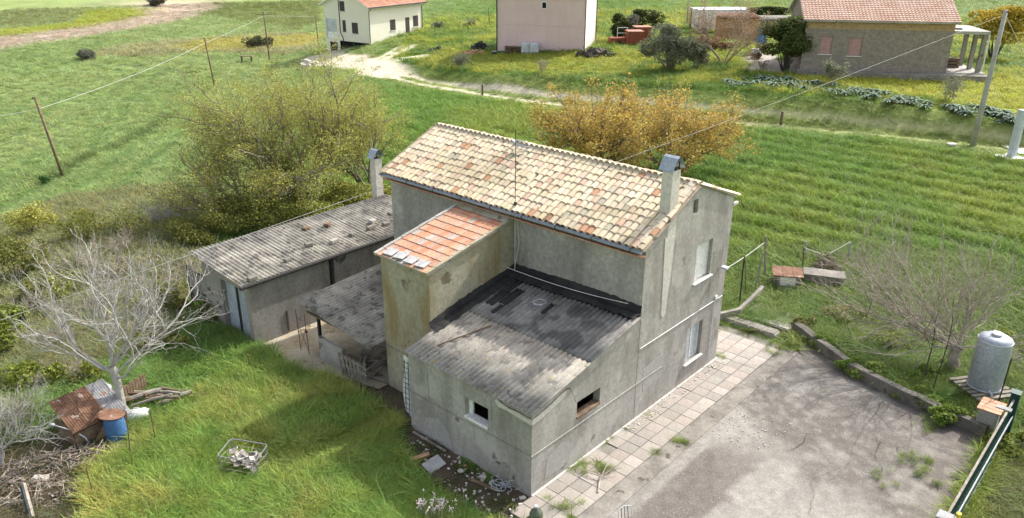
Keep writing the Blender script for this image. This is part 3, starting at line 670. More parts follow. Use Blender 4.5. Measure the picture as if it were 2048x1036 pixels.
# verge copings over the gable
for a, b in (((EU + .05, EZ + .05), (UR - .1, ZR + .06)), ((UR + .05, ZR + .06), (TU + .10, 6.47))):
    mb = MB(); nseg = 12
    for i in range(nseg):
        t0, t1 = i / nseg, (i + .97) / nseg; jz = rnd.uniform(0, .025)
        p0, p1 = (a[0] + (b[0] - a[0]) * t0, a[1] + (b[1] - a[1]) * t0), (a[0] + (b[0] - a[0]) * t1, a[1] + (b[1] - a[1]) * t1); y0, y1 = -.05 + rnd.uniform(-.015, .015), .16
        mb.add([(p0[0], y0, p0[1] - .06), (p1[0], y0, p1[1] - .06), (p1[0], y1, p1[1] - .06), (p0[0], y1, p0[1] - .06), (p0[0], y0, p0[1] + .03 + jz), (p1[0], y0, p1[1] + .03 + jz), (p1[0], y1, p1[1] + .07 + jz), (p0[0], y1, p0[1] + .07 + jz)], [(0, 3, 2, 1), (4, 5, 6, 7), (0, 1, 5, 4), (2, 3, 7, 6), (1, 2, 6, 5), (3, 0, 4, 7)])
    mb.build('verge_coping', wear('verge_mortar_%d' % (a[0] > 7), (.46, .40, .31), (.58, .52, .42), 2, .95, 12, .3, spots=((.25, .22, .17), 2.2, .62)), house)
MB().box(TU - .02, TU + .34, -.03, .06, 6.10, 6.19).build('eave_stub', M['plaster_pale'], house)
# chimneys with folded sheet hoods
def chimney(u0, u1, v0, v1, z0, z1, mat, parent, name='chimney'):
    mb = MB(); mb.box(u0, u1, v0, v1, z0, z1); c = mb.build(name, mat, parent, bevel=.012)
    uc, vc = (u0 + u1) / 2, (v0 + v1) / 2; hw, hv, hh = (u1 - u0) / 2 + .11, (v1 - v0) / 2 + .07, .46
    prof = [(-hw, .04), (-hw * .62, .27), (-hw * .3, .41), (0, .46), (hw * .3, .41), (hw * .62, .27), (hw, .04)]
    q = MB(); k = len(prof)
    for (dz, fl) in ((0, 0), (-.012, 1)):
        vs = [(uc + a, vc + s_ * hv, z1 + b + dz) for s_ in (-1, 1) for a, b in prof]; q.add(vs, [(i, i + 1, k + i + 1, k + i) for i in range(k - 1)])
    q.build('hood', M['zinc'], c)
    q = MB()
    for a in (-1, 1):
        for b in (-1, 1): q.box(uc + a * (u1 - u0) * .38 - .015, uc + a * (u1 - u0) * .38 + .015, vc + b * (v1 - v0) * .38 - .015, vc + b * (v1 - v0) * .38 + .015, z1, z1 + .25)
    q.build('hood_leg', M['iron'], c)
    MB().box(u0 + .08, u1 - .08, v0 + .08, v1 - .08, z1, z1 + .02).build('flue', M['dark'], c); return c
chimney(6.34, 6.82, -.012, .36, 5.9, 8.22, M['plaster_pale'], house)

# stair tower under flat interlocking tiles
TU0, TV0, TV1 = 1.17, 5.30, 7.65; TZ0, TZ1 = 5.02, 5.80
mb = MB()
mb.quad((TU0, TV0, 0), (TU0, TV1, 0), (TU0, TV1, TZ0), (TU0, TV0, TZ0))
mb.quad((TU0, TV0, 0), (LU, TV0, 0), (LU, TV0, TZ1), (TU0, TV0, TZ0)); mb.quad((TU0, TV1, 0), (LU, TV1, 0), (LU, TV1, TZ1), (TU0, TV1, TZ0))
mb.build('stair_tower_wall', M['plaster_moss'], house)
MB().box(TU0 - .02, TU0, TV0, TV1, 1.62, 1.66).build('string_course', M['plaster_dark'], house)
ta = math.atan2(TZ1 - TZ0, LU - TU0); tl = math.hypot(TZ1 - TZ0, LU - TU0) + .22
def tower_M(v_, s_, lift=0, yaw=0, tip=0):
    ex = Vector((math.cos(ta), 0, math.sin(ta))); ez = Vector((-math.sin(ta), 0, math.cos(ta))); ey = ez.cross(ex)
    return Matrix.Translation(Vector((TU0 - .16, v_, TZ0 + .03)) + ex * s_ + ez * lift) @ Matrix((ex, ey, ez)).transposed().to_4x4() @ Matrix.Rotation(yaw, 4, 'Z') @ Matrix.Rotation(tip, 4, 'Y')
q = MB(); P0 = tower_M(0, 0)
q.add([tower_M(v_, s_, l_) @ Vector() for v_ in (TV0 - .1, TV1 + .1) for s_, l_ in ((.02, -.06), (tl - .15, -.06), (tl - .15, 0), (.02, 0))], [(0, 1, 2, 3), (7, 6, 5, 4), (0, 4, 5, 1), (2, 6, 7, 3), (3, 7, 4, 0)])
q.build('tower_roof_deck', M['concrete'], house)
# one interlocking tile: flat pan with two low rolls, slightly raised nose
def mars(seed):
    mb = MB(); Wt = .232; xs = [0, .012, .42]; prof = [(-.116, .012), (-.105, .034), (-.085, .036), (-.07, .014), (-.02, .014), (-.008, .03), (.008, .03), (.02, .014), (.085, .014), (.1, .034), (.113, .034)]
    k = len(prof); vs = [(x, y, z + (.006 if x == 0 else 0)) for x in xs for y, z in prof] + [(0, y, -.022) for y, z in prof]
    fs = [(i * k + j, i * k + j + 1, (i + 1) * k + j + 1, (i + 1) * k + j) for i in range(2) for j in range(k - 1)] + [(j + 1, j, 3 * k + j, 3 * k + j + 1) for j in range(k - 1)]
    return mb.add(vs, fs).mesh('flat_tile', M['tile_obj'])
MT = [mars(k) for k in range(2)]; tr = random.Random(3)
for j in range(10):
    for i in range(10):
        if j == 0 and i in (4, 5): continue
        c = tr.choice([(.48, .25, .155), (.51, .29, .19), (.46, .22, .135), (.48, .28, .19), (.44, .30, .23)]); k = tr.uniform(.88, 1.1)
        if tr.random() < .06: c = (.42, .36, .31)
        if j in (1, 2) and tr.random() < .25: c = (.44, .27, .19)
        inst('flat_tile', MT[0], house, tower_M(TV0 + .02 + (i + .5) * .232, j * .385, .012 + tr.uniform(0, .004), tr.uniform(-.012, .012), R(3.2)), (c[0] * k, c[1] * k, c[2] * k, 1))
for k, (v_, yw) in enumerate(((7.22, .12), (6.72, .20), (6.22, .10), (5.70, .16))):
    MB().box(-.01, .40, -.21, .21, 0, .035).build('loose_slab', M['slab'], house, bevel=.006).matrix_local = tower_M(v_, .10 + .02 * (k % 2), .062, yw, R(1.5))
mb = MB()
for i in range(11): mb.add([tower_M(TV1 + .02 + dv, i * .4 + ds, l_) @ Vector() for dv in (0, .12) for ds in (0, .39) for l_ in (-.05, .05 + .01 * (i % 2))], [(0, 1, 3, 2), (4, 6, 7, 5), (0, 4, 5, 1), (2, 3, 7, 6), (1, 5, 7, 3)])
mb.build('tower_verge', M['concrete'], house)
mb = MB()
for i in range(11): mb.add([tower_M(TV0 - .10 + dv, i * .4 + ds, l_) @ Vector() for dv in (0, .11) for ds in (0, .39) for l_ in (-.05, .045 + .01 * (i % 2))], [(0, 1, 3, 2), (4, 6, 7, 5), (0, 4, 5, 1), (2, 3, 7, 6), (1, 5, 7, 3)])
mb.build('tower_verge', M['plaster_moss'], house)
q = MB(); q.add([tower_M(v_, tl - s_, l_) @ Vector() for v_ in (TV0 - .05, TV1 + .05) for s_, l_ in ((.62, .05), (.22, .11), (.22, -.05))], [(0, 1, 4, 3), (0, 3, 5, 2)]); q.build('mortar_flashing', M['plaster_moss'], house)

# single-storey annexe
XZ0, XZ1 = 2.84, 3.86
def xz(u): return XZ0 + (XZ1 - XZ0) * u / LU
A_WIN = (2.02, 3.16, 1.66, 2.20); F_WIN = (1.66, 2.60, 1.58, 2.22)
mb = MB()
wall_rect(mb, (0, 0, 0), (1, 0, 0), (0, LU, -.05, XZ0), [A_WIN], .24, nv)
mb.add([(0, 0, XZ0), (LU, 0, XZ0), (LU, 0, XZ1)], [(0, 1, 2)])
wall_rect(mb, (0, 0, 0), (0, 1, 0), (0, 5.1, -.05, XZ0), [F_WIN], .24, (-1, 0, 0))
mb.add([(0, 5.1, -.05), (TU0, 5.1, -.05), (TU0, 5.1, xz(TU0)), (0, 5.1, XZ0)], [(0, 1, 2, 3)]); mb.quad((TU0, 5.1, -.05), (TU0, TV0, -.05), (TU0, TV0, 3.2), (TU0, 5.1, 3.2))
mb.build('annexe_wall', M['plaster'], house)
MB().box(.3, 4.9, .3, 4.8, .03, .05).build('annexe_floor', M['concrete_dark'], house)
mb = MB(); mb.box(-.022, 0, 0, 5.1, 1.385, 1.415).build('string_course', M['plaster_dark'], house)
mb = MB(); mb.box(-.022, 6.7, -.022, 0, 1.385, 1.41).build('string_course', M['concrete'], house)
# crumbling render at the front corner and cracks
def patch(name, pts, axis, off, mat, th=.014):
    mb = MB(); k = len(pts); f3 = (lambda a, b, d: (a, -d, b)) if axis == 'v' else (lambda a, b, d: (-d, a, b))
    mb.add([f3(a, b, off + th) for a, b in pts] + [f3(a, b, off - .004) for a, b in pts], [tuple(range(k))] + [(i, (i + 1) % k, k + (i + 1) % k, k + i) for i in range(k)]); return mb.build(name, mat, house)
def crack(pts, axis, wd=.018):
    mb = MB(); f3 = (lambda a, b: (a, -.003, b)) if axis == 'v' else (lambda a, b: (-.003, a, b)); vs = []
    for i, (a, b) in enumerate(pts): k = wd * rnd.uniform(.4, 1.2); vs += [f3(a, b - k), f3(a, b + k)] if abs(pts[-1][0] - pts[0][0]) > abs(pts[-1][1] - pts[0][1]) else [f3(a - k, b), f3(a + k, b)]
    mb.add(vs, [(2 * i, 2 * i + 1, 2 * i + 3, 2 * i + 2) for i in range(len(pts) - 1)]); return mb.build('crack', M['crack'], house)
patch('fallen_render', [(0, 2.60), (.25, 2.56), (.5, 2.62), (.85, 2.60), (1.15, 2.66), (1.32, 2.72), (1.38, 2.62), (1.25, 2.48), (.9, 2.50), (.4, 2.45), (0, 2.42)], 'u', .0, M['plaster_pale'])
patch('fallen_render', [(0, 2.42), (0, 2.60), (.3, 2.64), (.8, 2.72), (1.3, 2.86), (1.5, 2.84), (1.45, 2.70), (.9, 2.56), (.4, 2.46)], 'v', .0, M['plaster_pale'])
crack([(.05, 2.63), (.4, 2.66), (.8, 2.75), (1.2, 2.86), (1.5, 2.92), (1.66, 2.84), (1.78, 2.62), (1.96, 2.24)], 'v'); crack([(.05, 2.63), (.5, 2.64), (1.0, 2.62), (1.3, 2.74)], 'u')
crack([(5.16, 0), (5.17, .8), (5.14, 1.4), (5.17, 2.4), (5.15, 3.2), (5.17, 3.7)], 'v', .014); crack([(6.9, 5.9), (6.82, 5.2), (6.84, 4.4), (6.72, 3.6), (6.75, 2.6)], 'v', .007)
crack([(1.55, 2.5), (1.52, 1.9), (1.5, 1.42)], 'u', .007); crack([(4.2, 2.8), (4.23, 2.2), (4.19, 1.45)], 'u', .006)
M['plaster_new'] = wear('newer_render', (.31, .30, .28), (.36, .35, .33), .8, .9, 8, .2, fc=.4)
patch('render_repair', [(5.6, .9), (6.75, 1.0), (6.7, 1.9), (5.55, 1.75)], 'v', -.008, M['plaster_new']); patch('render_repair', [(9.55, 3.0), (10.2, 3.1), (10.3, 4.6), (9.6, 4.7), (9.5, 3.8)], 'v', -.008, M['plaster_dark'])
patch('render_repair', [(.6, .3), (1.5, .25), (1.9, .8), (1.4, 1.15), (.7, .95)], 'v', -.008, M['plaster_new']); patch('render_repair', [(3.2, .05), (4.6, .05), (4.4, .7), (3.8, .95), (3.3, .6)], 'u', -.008, M['plaster_new']); patch('render_repair', [(.5, .05), (1.7, .05), (1.5, .5), (.9, .75), (.6, .5)], 'u', -.008, M['plaster_dark'])
# annexe openings: broken window with white sill in front, rusty sill to the side
wf = MB().box(.16, .22, F_WIN[1] - .16, F_WIN[1], F_WIN[2], F_WIN[3]).build('window', M['white'], house)
MB().box(-.05, .235, F_WIN[0] + .004, F_WIN[1] - .004, F_WIN[2] - .05, F_WIN[2] + .04).build('window_sill', M['white'], wf, bevel=.006)
ws = MB().box(A_WIN[0] + .004, A_WIN[1] - .004, .15, .20, A_WIN[3] - .05, A_WIN[3] - .004).build('window', M['brown_wood'], house)
MB().box(A_WIN[0] + .004, A_WIN[1] - .004, -.04, .235, A_WIN[2] - .03, A_WIN[2] + .035).build('window_sill', M['brown_wood'], ws)
MB().box(A_WIN[0] + .004, A_WIN[0] + .04, .16, .2, A_WIN[2] + .04, A_WIN[3] - .05).build('window_post', M['brown_wood'], ws)
# corrugated sheets
def corrugated(name, mat, parent, O, A, B, la, lb, pitch, amp, phase=0.0, nb=2, sag=0.0, th=.008, smooth=True, seg=6):
    """waves repeat along A, ridges run along B"""
    O, A, B = Vector(O), Vector(A).normalized(), Vector(B).normalized(); N = A.cross(B).normalized()
    if N.z < 0: N = -N
    n = max(2, int(la / pitch * seg)); V, F_ = [], []
    for s_ in (0, 1):
        for j in range(nb + 1):
            t = j / nb
            for i in range(n + 1):
                a = la * i / n; V.append(O + A * a + B * (lb * t) + N * (amp * math.sin(2 * math.pi * a / pitch + phase) - sag * math.sin(math.pi * t) - s_ * th))
    k = n + 1; q = (nb + 1) * k
    for j in range(nb):
        for i in range(n):
            a = j * k + i; F_.append((a, a + 1, a + k + 1, a + k)); F_.append((q + a, q + a + k, q + a + k + 1, q + a + 1))
    for i in range(n): F_.append((i, q + i, q + i + 1, i + 1)); a = nb * k + i; F_.append((a, a + 1, q + a + 1, q + a))
    for j in range(nb): F_.append((j * k, (j + 1) * k, q + (j + 1) * k, q + j * k)); a = j * k + n; F_.append((a, q + a, q + a + k, a + k))
    me = bpy.data.meshes.new(name); me.from_pydata([tuple(v) for v in V], [], F_); me.materials.append(mat)
    if smooth: me.polygons.foreach_set('use_smooth', [True] * len(F_))
    me.update(); o = bpy.data.objects.new(name, me); COL.objects.link(o)
    if parent is not None: o.parent = parent
    return o
dxz = (XZ1 - XZ0) / LU; PIT = .177
M['eternit_tar'] = wear('tarred_fibre_cement', (.14, .134, .125), (.27, .258, .24), 1.6, .95, 34, .5, spots=((.34, .26, .12), 8, .68), patches=((.075, .072, .07), 1.2, .53, .7), fc=.9)
for row in (1, 0):
    for i in range(6):
        v0 = -.13 + i * .885; u0 = -.17 + row * 2.62; ln = 2.78 if row == 0 else 2.55
        corrugated('roof_sheet', M['eternit'] if row == 0 else M['eternit_tar'], house, (u0, v0, XZ0 + .06 + dxz * u0 + row * .016 + (i % 2) * .010 + rnd.uniform(0, .006)), (0, 1, 0), (1, 0, dxz), .93 if i < 5 else .86, ln, PIT, .027, phase=2 * math.pi * (v0 + .13) / PIT * 1.0)
# torn bitumen flashing where the sheets meet the walls
def flash(mb, a, b, inw, up, w0, w1, n=34, seed=0):
    r = random.Random(seed); a, b, inw, up = Vector(a), Vector(b), Vector(inw), Vector(up); V = []
    for i in range(n + 1):
        t = i / n; p = a.lerp(b, t); ww = w0 + (w1 - w0) * t + r.uniform(-.05, .05); uu = .26 + .05 * math.sin(t * 5) + r.uniform(-.025, .025); wav = .02 * math.sin(i * 2.2)
        V += [p + up * uu - inw * .012 * 0, p + up * .05 + inw * .06, p + inw * ww * .55 + Vector((0, 0, .085 + wav)), p + inw * ww + Vector((0, 0, .066 + wav * .5))]
    mb.add(V, [(4 * i + q, 4 * i + q + 1, 4 * i + q + 5, 4 * i + q + 4) for i in range(n) for q in range(3)])
dn = Vector((-1, 0, -dxz)).normalized(); base = Vector((0, 0, .07))
mb = MB(); flash(mb, (LU - .012, -.02, XZ1 + .07), (LU - .012, TV0, XZ1 + .07), dn, (0, 0, 1), .42, .62, 40, 1)
mb.build('bitumen_flashing', M['tar'], house)
mb = MB(); flash(mb, (TU0 - .1, TV0 - .012, xz(TU0) + .03), (LU - .02, TV0 - .012, XZ1 + .06), (0, -1, 0), (0, 0, .9), .42, .55, 36, 2)
mb.build('bitumen_flashing', M['tar'], house)
for (u_, v_, lu_, lv_) in ((3.75, 4.42, 1.1, .36), (3.05, 4.32, .9, .36), (3.3, 3.95, .95, .36), (2.75, 3.97, .5, .18), (3.55, 2.55, .6, .18)):
    corrugated('tar_patch', M['tar'], house, (u_, v_, XZ0 + .104 + dxz * u_), (0, 1, 0), (1, 0, dxz), lv_, lu_, PIT, .027, phase=2 * math.pi * (v_ + .13) / PIT, th=.004)
mb = MB(); r5 = random.Random(2)
for i in range(5):
    a = r5.uniform(0, 6.28); mb.tube([(3.95 + .22 * math.cos(a + t * 1.3 + i) * (1 + .1 * i * t / 6), 3.1 + .22 * math.sin(a + t * 1.3 + i), xz(3.95) + .12 + .03 * r5.random()) for t in range(7)], .008, 5)
tag(mb.build('cable_bundle', M['galv'], None, loc=(AX, AY, 0), rz=YAW), 'tangled grey cable loop lying on the corrugated annexe roof', 'cable')
mb = MB(); mb.tube([(.55, 4.35, xz(.55) + .12), (2.2, 3.6, xz(2.2) + .12)], .022, 6)
tag(mb.build('iron_bar', M['rust_iron'], None, loc=(AX, AY, 0), rz=YAW), 'thin dark rod lying across the corrugated annexe roof', 'rod')
# white tarpaulin and mesh closing the gap beside the annexe
mb = MB(); nn = 8; V_ = []
for i in range(nn + 1):
    for j in range(nn + 1): V_.append((.30 + .09 * math.sin(i * 1.1 + j * .8) * .6, 5.12 + .62 * i / nn, .15 + (2.25 - .10 * i / nn) * j / nn))
mb.add(V_, [(i * (nn + 1) + j, (i + 1) * (nn + 1) + j, (i + 1) * (nn + 1) + j + 1, i * (nn + 1) + j + 1) for i in range(nn) for j in range(nn)])
tag(mb.build('tarpaulin', M['tarp'], None, True, loc=(AX, AY, 0), rz=YAW), 'pale crumpled tarpaulin closing the gap beside the annexe wall', 'tarpaulin')
mb = MB()
for i in range(3): mb.tube([(.12, 5.14 + i * .17, .25), (.14, 5.12 + i * .17, 2.3)], .011, 5)
for j in range(11): mb.tube([(.12, 5.10, .35 + j * .19), (.12, 5.52, .33 + j * .19)], .010, 5)
tag(mb.build('steel_mesh', M['iron'], None, loc=(AX, AY, 0), rz=YAW), 'upright dark reinforcing mesh in front of the pale tarpaulin', 'steel mesh')
# television mast
mast = thing('antenna_mast', 'tall thin television mast standing on the annexe roof beside the tower', 'antenna', HW(4.98, 5.1, 3.95), YAW)
MB().tube([(0, 0, 0), (0, 0, 2.55)], .016, 6).build('pole', M['galv'], mast); MB().tube([(0, 0, 2.55), (0, 0, 5.0)], .012, 6).build('pole', M['iron'], mast)
q = MB(); q.tube([(-.3, 0, 4.1), (.35, 0, 4.1)], .012, 5)
for i in range(5): q.tube([(-.28 + i * .14, -.18 + .01 * i, 4.1), (-.28 + i * .14, .18 - .01 * i, 4.1)], .007, 4)
q.build('aerial', M['iron'], mast)
MB().box(-.035, .035, -.035, .035, 2.4, 2.52).build('amplifier_box', M['iron'], mast)
MB().tube([(.02, .02, .1), (.1, -.1, 1.0), (.02, -.02, 2.4)], .008, 4).build('lead', M['white'], mast)
mb = MB(); r6 = random.Random(8)
for i in range(4): mb.tube([(UR - .25 + .2 * math.cos(t * .9 + i * 1.2), 7.25 + .38 * math.sin(t * .9 + i * 1.2), ZR + .10 + .08 * math.sin(t + i)) for t in range(8)], .012, 5)
tag(mb.build('wire_coil', M['galv'], None, loc=(AX, AY, 0), rz=YAW), 'loose coil of grey wire draped over the farmhouse ridge', 'wire')
mb = MB(); pts = [Vector((4.75, 5.3, 3.98)).lerp(Vector((LU + .02, -.02, 4.05)), t / 10) - Vector((0, 0, .12 * math.sin(math.pi * t / 10) - .12)) for t in range(11)]
mb.tube(pts, .011, 5); tag(mb.build('cable', M['white'], None, loc=(AX, AY, 0), rz=YAW), 'pale cable slung across the annexe roof from mast to gable', 'cable')
print('house', round(time.time() - T0, 1))

# ------------------------------------------------------------------ paving, yard and ground slabs
def flat_mesh(name, poly, z, mat, step=None):
    mb = MB(); mb.add([(x, y, z) for x, y in poly], [tuple(range(len(poly)))]); return mb.build(name, mat)
# the concrete yard, with its dark tarry stains and pale scoured patches as colour of the concrete itself
us, vs_ = np.arange(-7, 14.8, .11), np.arange(-9.2, -1.4, .11); UU, VV = np.meshgrid(us, vs_); ku, kv = UU.shape[1], UU.shape[0]; UU, VV = UU.ravel(), VV.ravel()
XX, YY = AX + UU * cY - VV * sY, AY + UU * sY + VV * cY
yin = inside(XX, YY, YARD).reshape(kv, ku)
nA, nB, nC = fbm(UU * .45, VV * .45, 61, 4), fbm(UU * 1.4, VV * 1.4, 62, 3), fbm(UU * 4, VV * 4, 63, 2)
light = np.array([.255, .24, .218]); mid = np.array([.20, .187, .168]); dark = np.array([.105, .092, .085])
yc_ = lerp(light[None], mid[None], S((nA - .42) * 4) * .7)
band = S((1.15 - np.abs(VV + 3.15 + .12 * UU * .5) + 1.6 * (nB - .5)) / .5) * S((7.5 - UU) / 3)
top = S((UU - 6.3 - .25 * (VV + 5) + 4.0 * (nA - .5) + 1.5 * (nB - .5)) / 1.6)
wall_side = S((1.0 - dist_line(UU, VV, np.array([(14.6, -1.5), (13.0, -4.13), (12.35, -6.1), (11.75, -8.9)])) + 1.2 * (nB - .5)) / .8)
gate_side = S((VV * -1 - 7.6 + 1.2 * (nB - .5)) / .6) * .6
yc_ = lerp(yc_, np.array([.24, .215, .18])[None], gate_side)
yc_ = lerp(yc_, dark[None] * 1.15, np.clip(band * .85, 0, 1)); yc_ = lerp(yc_, np.array([.125, .112, .10])[None], top * (.86 - .35 * S((nC - .5) * 5))); yc_ = lerp(yc_, dark[None], wall_side * .7)
scour = S((fbm(UU * .9, VV * .9, 66, 4) - .58) * 9) * top; yc_ = lerp(yc_, light[None] * 1.05, scour * .4)
strip = S((.28 - np.abs(VV + 2.35)) / .15) * S((9 - UU) / 2); yc_ = lerp(yc_, light[None], strip * .8 * S((nB - .3) * 4))
yc_ = yc_ * (.82 + .36 * nC[:, None])
jj = (np.arange(kv - 1)[:, None] * ku + np.arange(ku - 1)[None, :]); kk = (yin[:-1, :-1] & yin[1:, 1:] & yin[1:, :-1] & yin[:-1, 1:]); jj = jj[kk]
ym, n_, b_ = new_mat('yard_concrete', .95); a_ = ND(n_, 'ShaderNodeAttribute', attribute_name='Col'); vv = coords(n_)
nf = noise(n_, vv, 16, 6, .75); nl = noise(n_, vv, 3.2, 6, .7); cr = noise(n_, vv, 45, 3, .6)
cc = mix(n_, 1, a_.outputs['Color'], ramp(n_, nf, [(.3, .72), (.7, 1.28)]), 'MULTIPLY'); cc = mix(n_, 1, cc, ramp(n_, nl, [(.3, .82), (.7, 1.16)]), 'MULTIPLY')
cc = mix(n_, ramp(n_, cr, [(.66, 0.0), (.70, .8)]), cc, (.075, .066, .06)); cc = mix(n_, ramp(n_, noise(n_, vv, 30, 2, .5), [(.68, 0.0), (.72, .7)]), cc, (.58, .54, .48))
n_.links.new(cc, b_.inputs['Base Color']); bump(n_, b_, nf, .5, .02)
yard = np_mesh('concrete_yard', np.stack([XX, YY, .012 + .02 * (nB - .5)], 1), np.stack([jj, jj + 1, jj + ku + 1, jj + ku], 1), ym, ('Col', np.concatenate([yc_, np.ones((len(yc_), 1))], 1)), smooth=True)
tag(yard, 'stained cracked concrete yard', None, None, 'structure')
r20 = random.Random(33)
def yard_crack(u_, v_, a, n, wd):
    P = []
    for i in range(n): P.append((u_, v_)); a += r20.gauss(0, .35); u_ += .22 * math.cos(a); v_ += .22 * math.sin(a)
    P = [p for p in P if -6 < p[0] < 12 and -8.9 < p[1] < -2.3]
    if len(P) < 3: return
    mb = MB(); V = []
    for i, (x, y) in enumerate(P): k = wd * r20.uniform(.35, 1.2) * (1 - .7 * i / len(P)); V += [(x, y - k, .047), (x + k * .5, y + k, .047)]
    mb.add(V, [(2 * i, 2 * i + 2, 2 * i + 3, 2 * i + 1) for i in range(len(P) - 1)]); o = mb.build('crack', M['crack'], yard); o.location = (AX, AY, 0); o.rotation_euler = (0, 0, YAW)
for c_ in ((3.5, -8.2, 1.2, 18, .014), (6.0, -8.6, 1.9, 22, .016), (9.5, -6.5, 2.8, 22, .014), (7.0, -4.5, -.5, 20, .012), (2.0, -5.0, -.2, 16, .012), (8.5, -8.0, .8, 14, .016), (10.5, -4.2, -2.2, 18, .013), (4.5, -6.3, .4, 20, .010), (1.5, -7.2, .9, 14, .014)): yard_crack(*c_)
# paved path of square tiles along the gable
path = thing('paved_path', None, None, (AX, AY, 0), YAW); path['kind'] = 'structure'
mb = MB(); mb.prism([(-.9, -1.52), (13.35, -1.52), (13.35, 1.40), (10.66, 1.40), (10.66, -.004), (-.05, -.004), (-.05, .0), (-.9, .0)], -.02, .028); mb.build('mortar_bed', M['concrete_dark'], path)
mb = MB(); mb.box(-.9, 13.3, -2.12, -1.525, -.02, .030); mb.build('concrete_border', M['concrete_dark'], path)
mb = MB(); mb.box(.0, 10.7, -.075, -.004, .0, .075); mb.build('wall_foot', M['plaster_pale'], path)
mb = MB(); mb.box(-.98, -.90, -1.9, .3, -.02, .012); mb.build('expansion_joint', M['dark'], path)
PT = [MB().box(-.237, .237, -.237, .237, 0, .035).mesh('paving_tile', M['tile_obj']) for k in range(2)]
for me in PT: me.materials[0] = M['tile_obj']
tr = random.Random(31)
for i in range(28):
    for j in range(6):
        u_, v_ = -.66 + i * .492, -1.27 + j * .492
        if j > 2 and u_ < 10.9: continue
        if u_ > 13.2 or tr.random() < .012: continue
        c = tr.choice([(.325, .295, .262), (.345, .312, .278), (.31, .28, .246), (.335, .292, .258), (.29, .268, .24)]); k = tr.uniform(.88, 1.1)
        inst('paving_tile', PT[0], path, Matrix.Translation((u_, v_, .028 + tr.uniform(-.006, .006))) @ Euler((tr.uniform(-.014, .014), tr.uniform(-.014, .014), tr.uniform(-.012, .012))).to_matrix().to_4x4(), (c[0] * k, c[1] * k, c[2] * k, 1))
# step and second terrace of tiles behind the house corner
st = thing('stone_step', 'low tiled step overgrown with grass behind the paved path', 'step', HW(13.9, .2), YAW)
MB().box(-.22, .22, -1.15, 1.15, -.05, .16).build('riser', M['concrete'], st, bevel=.01)
for k in range(4): MB().box(-.20, .24, -1.1 + k * .56, -.58 + k * .56, .162, .195).build('tread_tile', M['concrete_dark'], st)
ter = thing('tiled_terrace', 'small square terrace of pale tiles half hidden in grass', 'terrace', HW(15.3, -.1), YAW + .03); MB().box(-.85, .85, -1.05, 1.05, -.1, .12).build('base', M['concrete_dark'], ter)
for i in range(3):
    for k in range(4):
        if (i, k) in ((0, 3), (2, 0)): continue
        MB().box(-.78 + i * .53, -.28 + i * .53, -1.02 + k * .52, -.53 + k * .52, .122, .155).build('tile', M['concrete'], ter)
mb = MB(); mb.add([(*HW(u_, v_)[:2], .01) for u_, v_ in ((-.3, 13.62), (5.9, 13.62), (5.9, 7.7), (.75, 7.7), (.45, 9.0), (.0, 10.2), (-.7, 11.4))], [tuple(range(7))])
tag(mb.build('concrete_apron', M['floor_ochre']), None, None, None, 'structure')
# curb wall round the yard
def wall_line(name, pts, wd, ht, mat, label, cat, z0=-.15, jit=.02):
    mb = MB(); r = random.Random(len(pts)); P = []
    for a, b in zip(pts[:-1], pts[1:]):
        a, b = Vector(a), Vector(b); k = max(1, int((b - a).length / .5)); P += [a.lerp(b, i / k) for i in range(k)]
    P.append(Vector(pts[-1])); V = []
    for i, p in enumerate(P):
        t = (P[min(i + 1, len(P) - 1)] - P[max(i - 1, 0)]); t.z = 0; t.normalize(); s_ = Vector((-t.y, t.x, 0)); h_ = ht + r.uniform(-jit, jit); w2 = wd / 2 + r.uniform(-jit, jit) * .4
        V += [p - s_ * w2 + Vector((0, 0, z0)), p - s_ * w2 + Vector((0, 0, h_)), p + s_ * w2 + Vector((0, 0, h_ + r.uniform(-jit, jit))), p + s_ * w2 + Vector((0, 0, z0))]
    k = len(P); mb.add(V, [(4 * i + q, 4 * i + (q + 1) % 4, 4 * i + 4 + (q + 1) % 4, 4 * i + 4 + q) for i in range(k - 1) for q in range(4)] + [(0, 1, 2, 3), (4 * k - 4, 4 * k - 1, 4 * k - 2, 4 * k - 3)])
    return tag(mb.build(name, mat, bevel=.012), label, cat)
wall_line('curb_wall', [HW(14.85, -1.3), HW(14.0, -2.75), HW(13.15, -4.13), HW(12.5, -6.1), HW(12.05, -8.85)], .30, .40, wear('curb_concrete', (.095, .087, .075), (.19, .175, .15), 1.6, .95, 14, .5, spots=((.06, .07, .035), 2.2, .6)), 'low dark concrete curb wall between the yard and the garden', 'wall')
pl = wall_line('planter_wall', [HW(11.0, 1.75), HW(13.0, 1.60), HW(14.45, 1.0), HW(17.2, 1.3)], .16, .42, M['concrete_dark'], 'low garden wall running back from the house corner', 'wall')

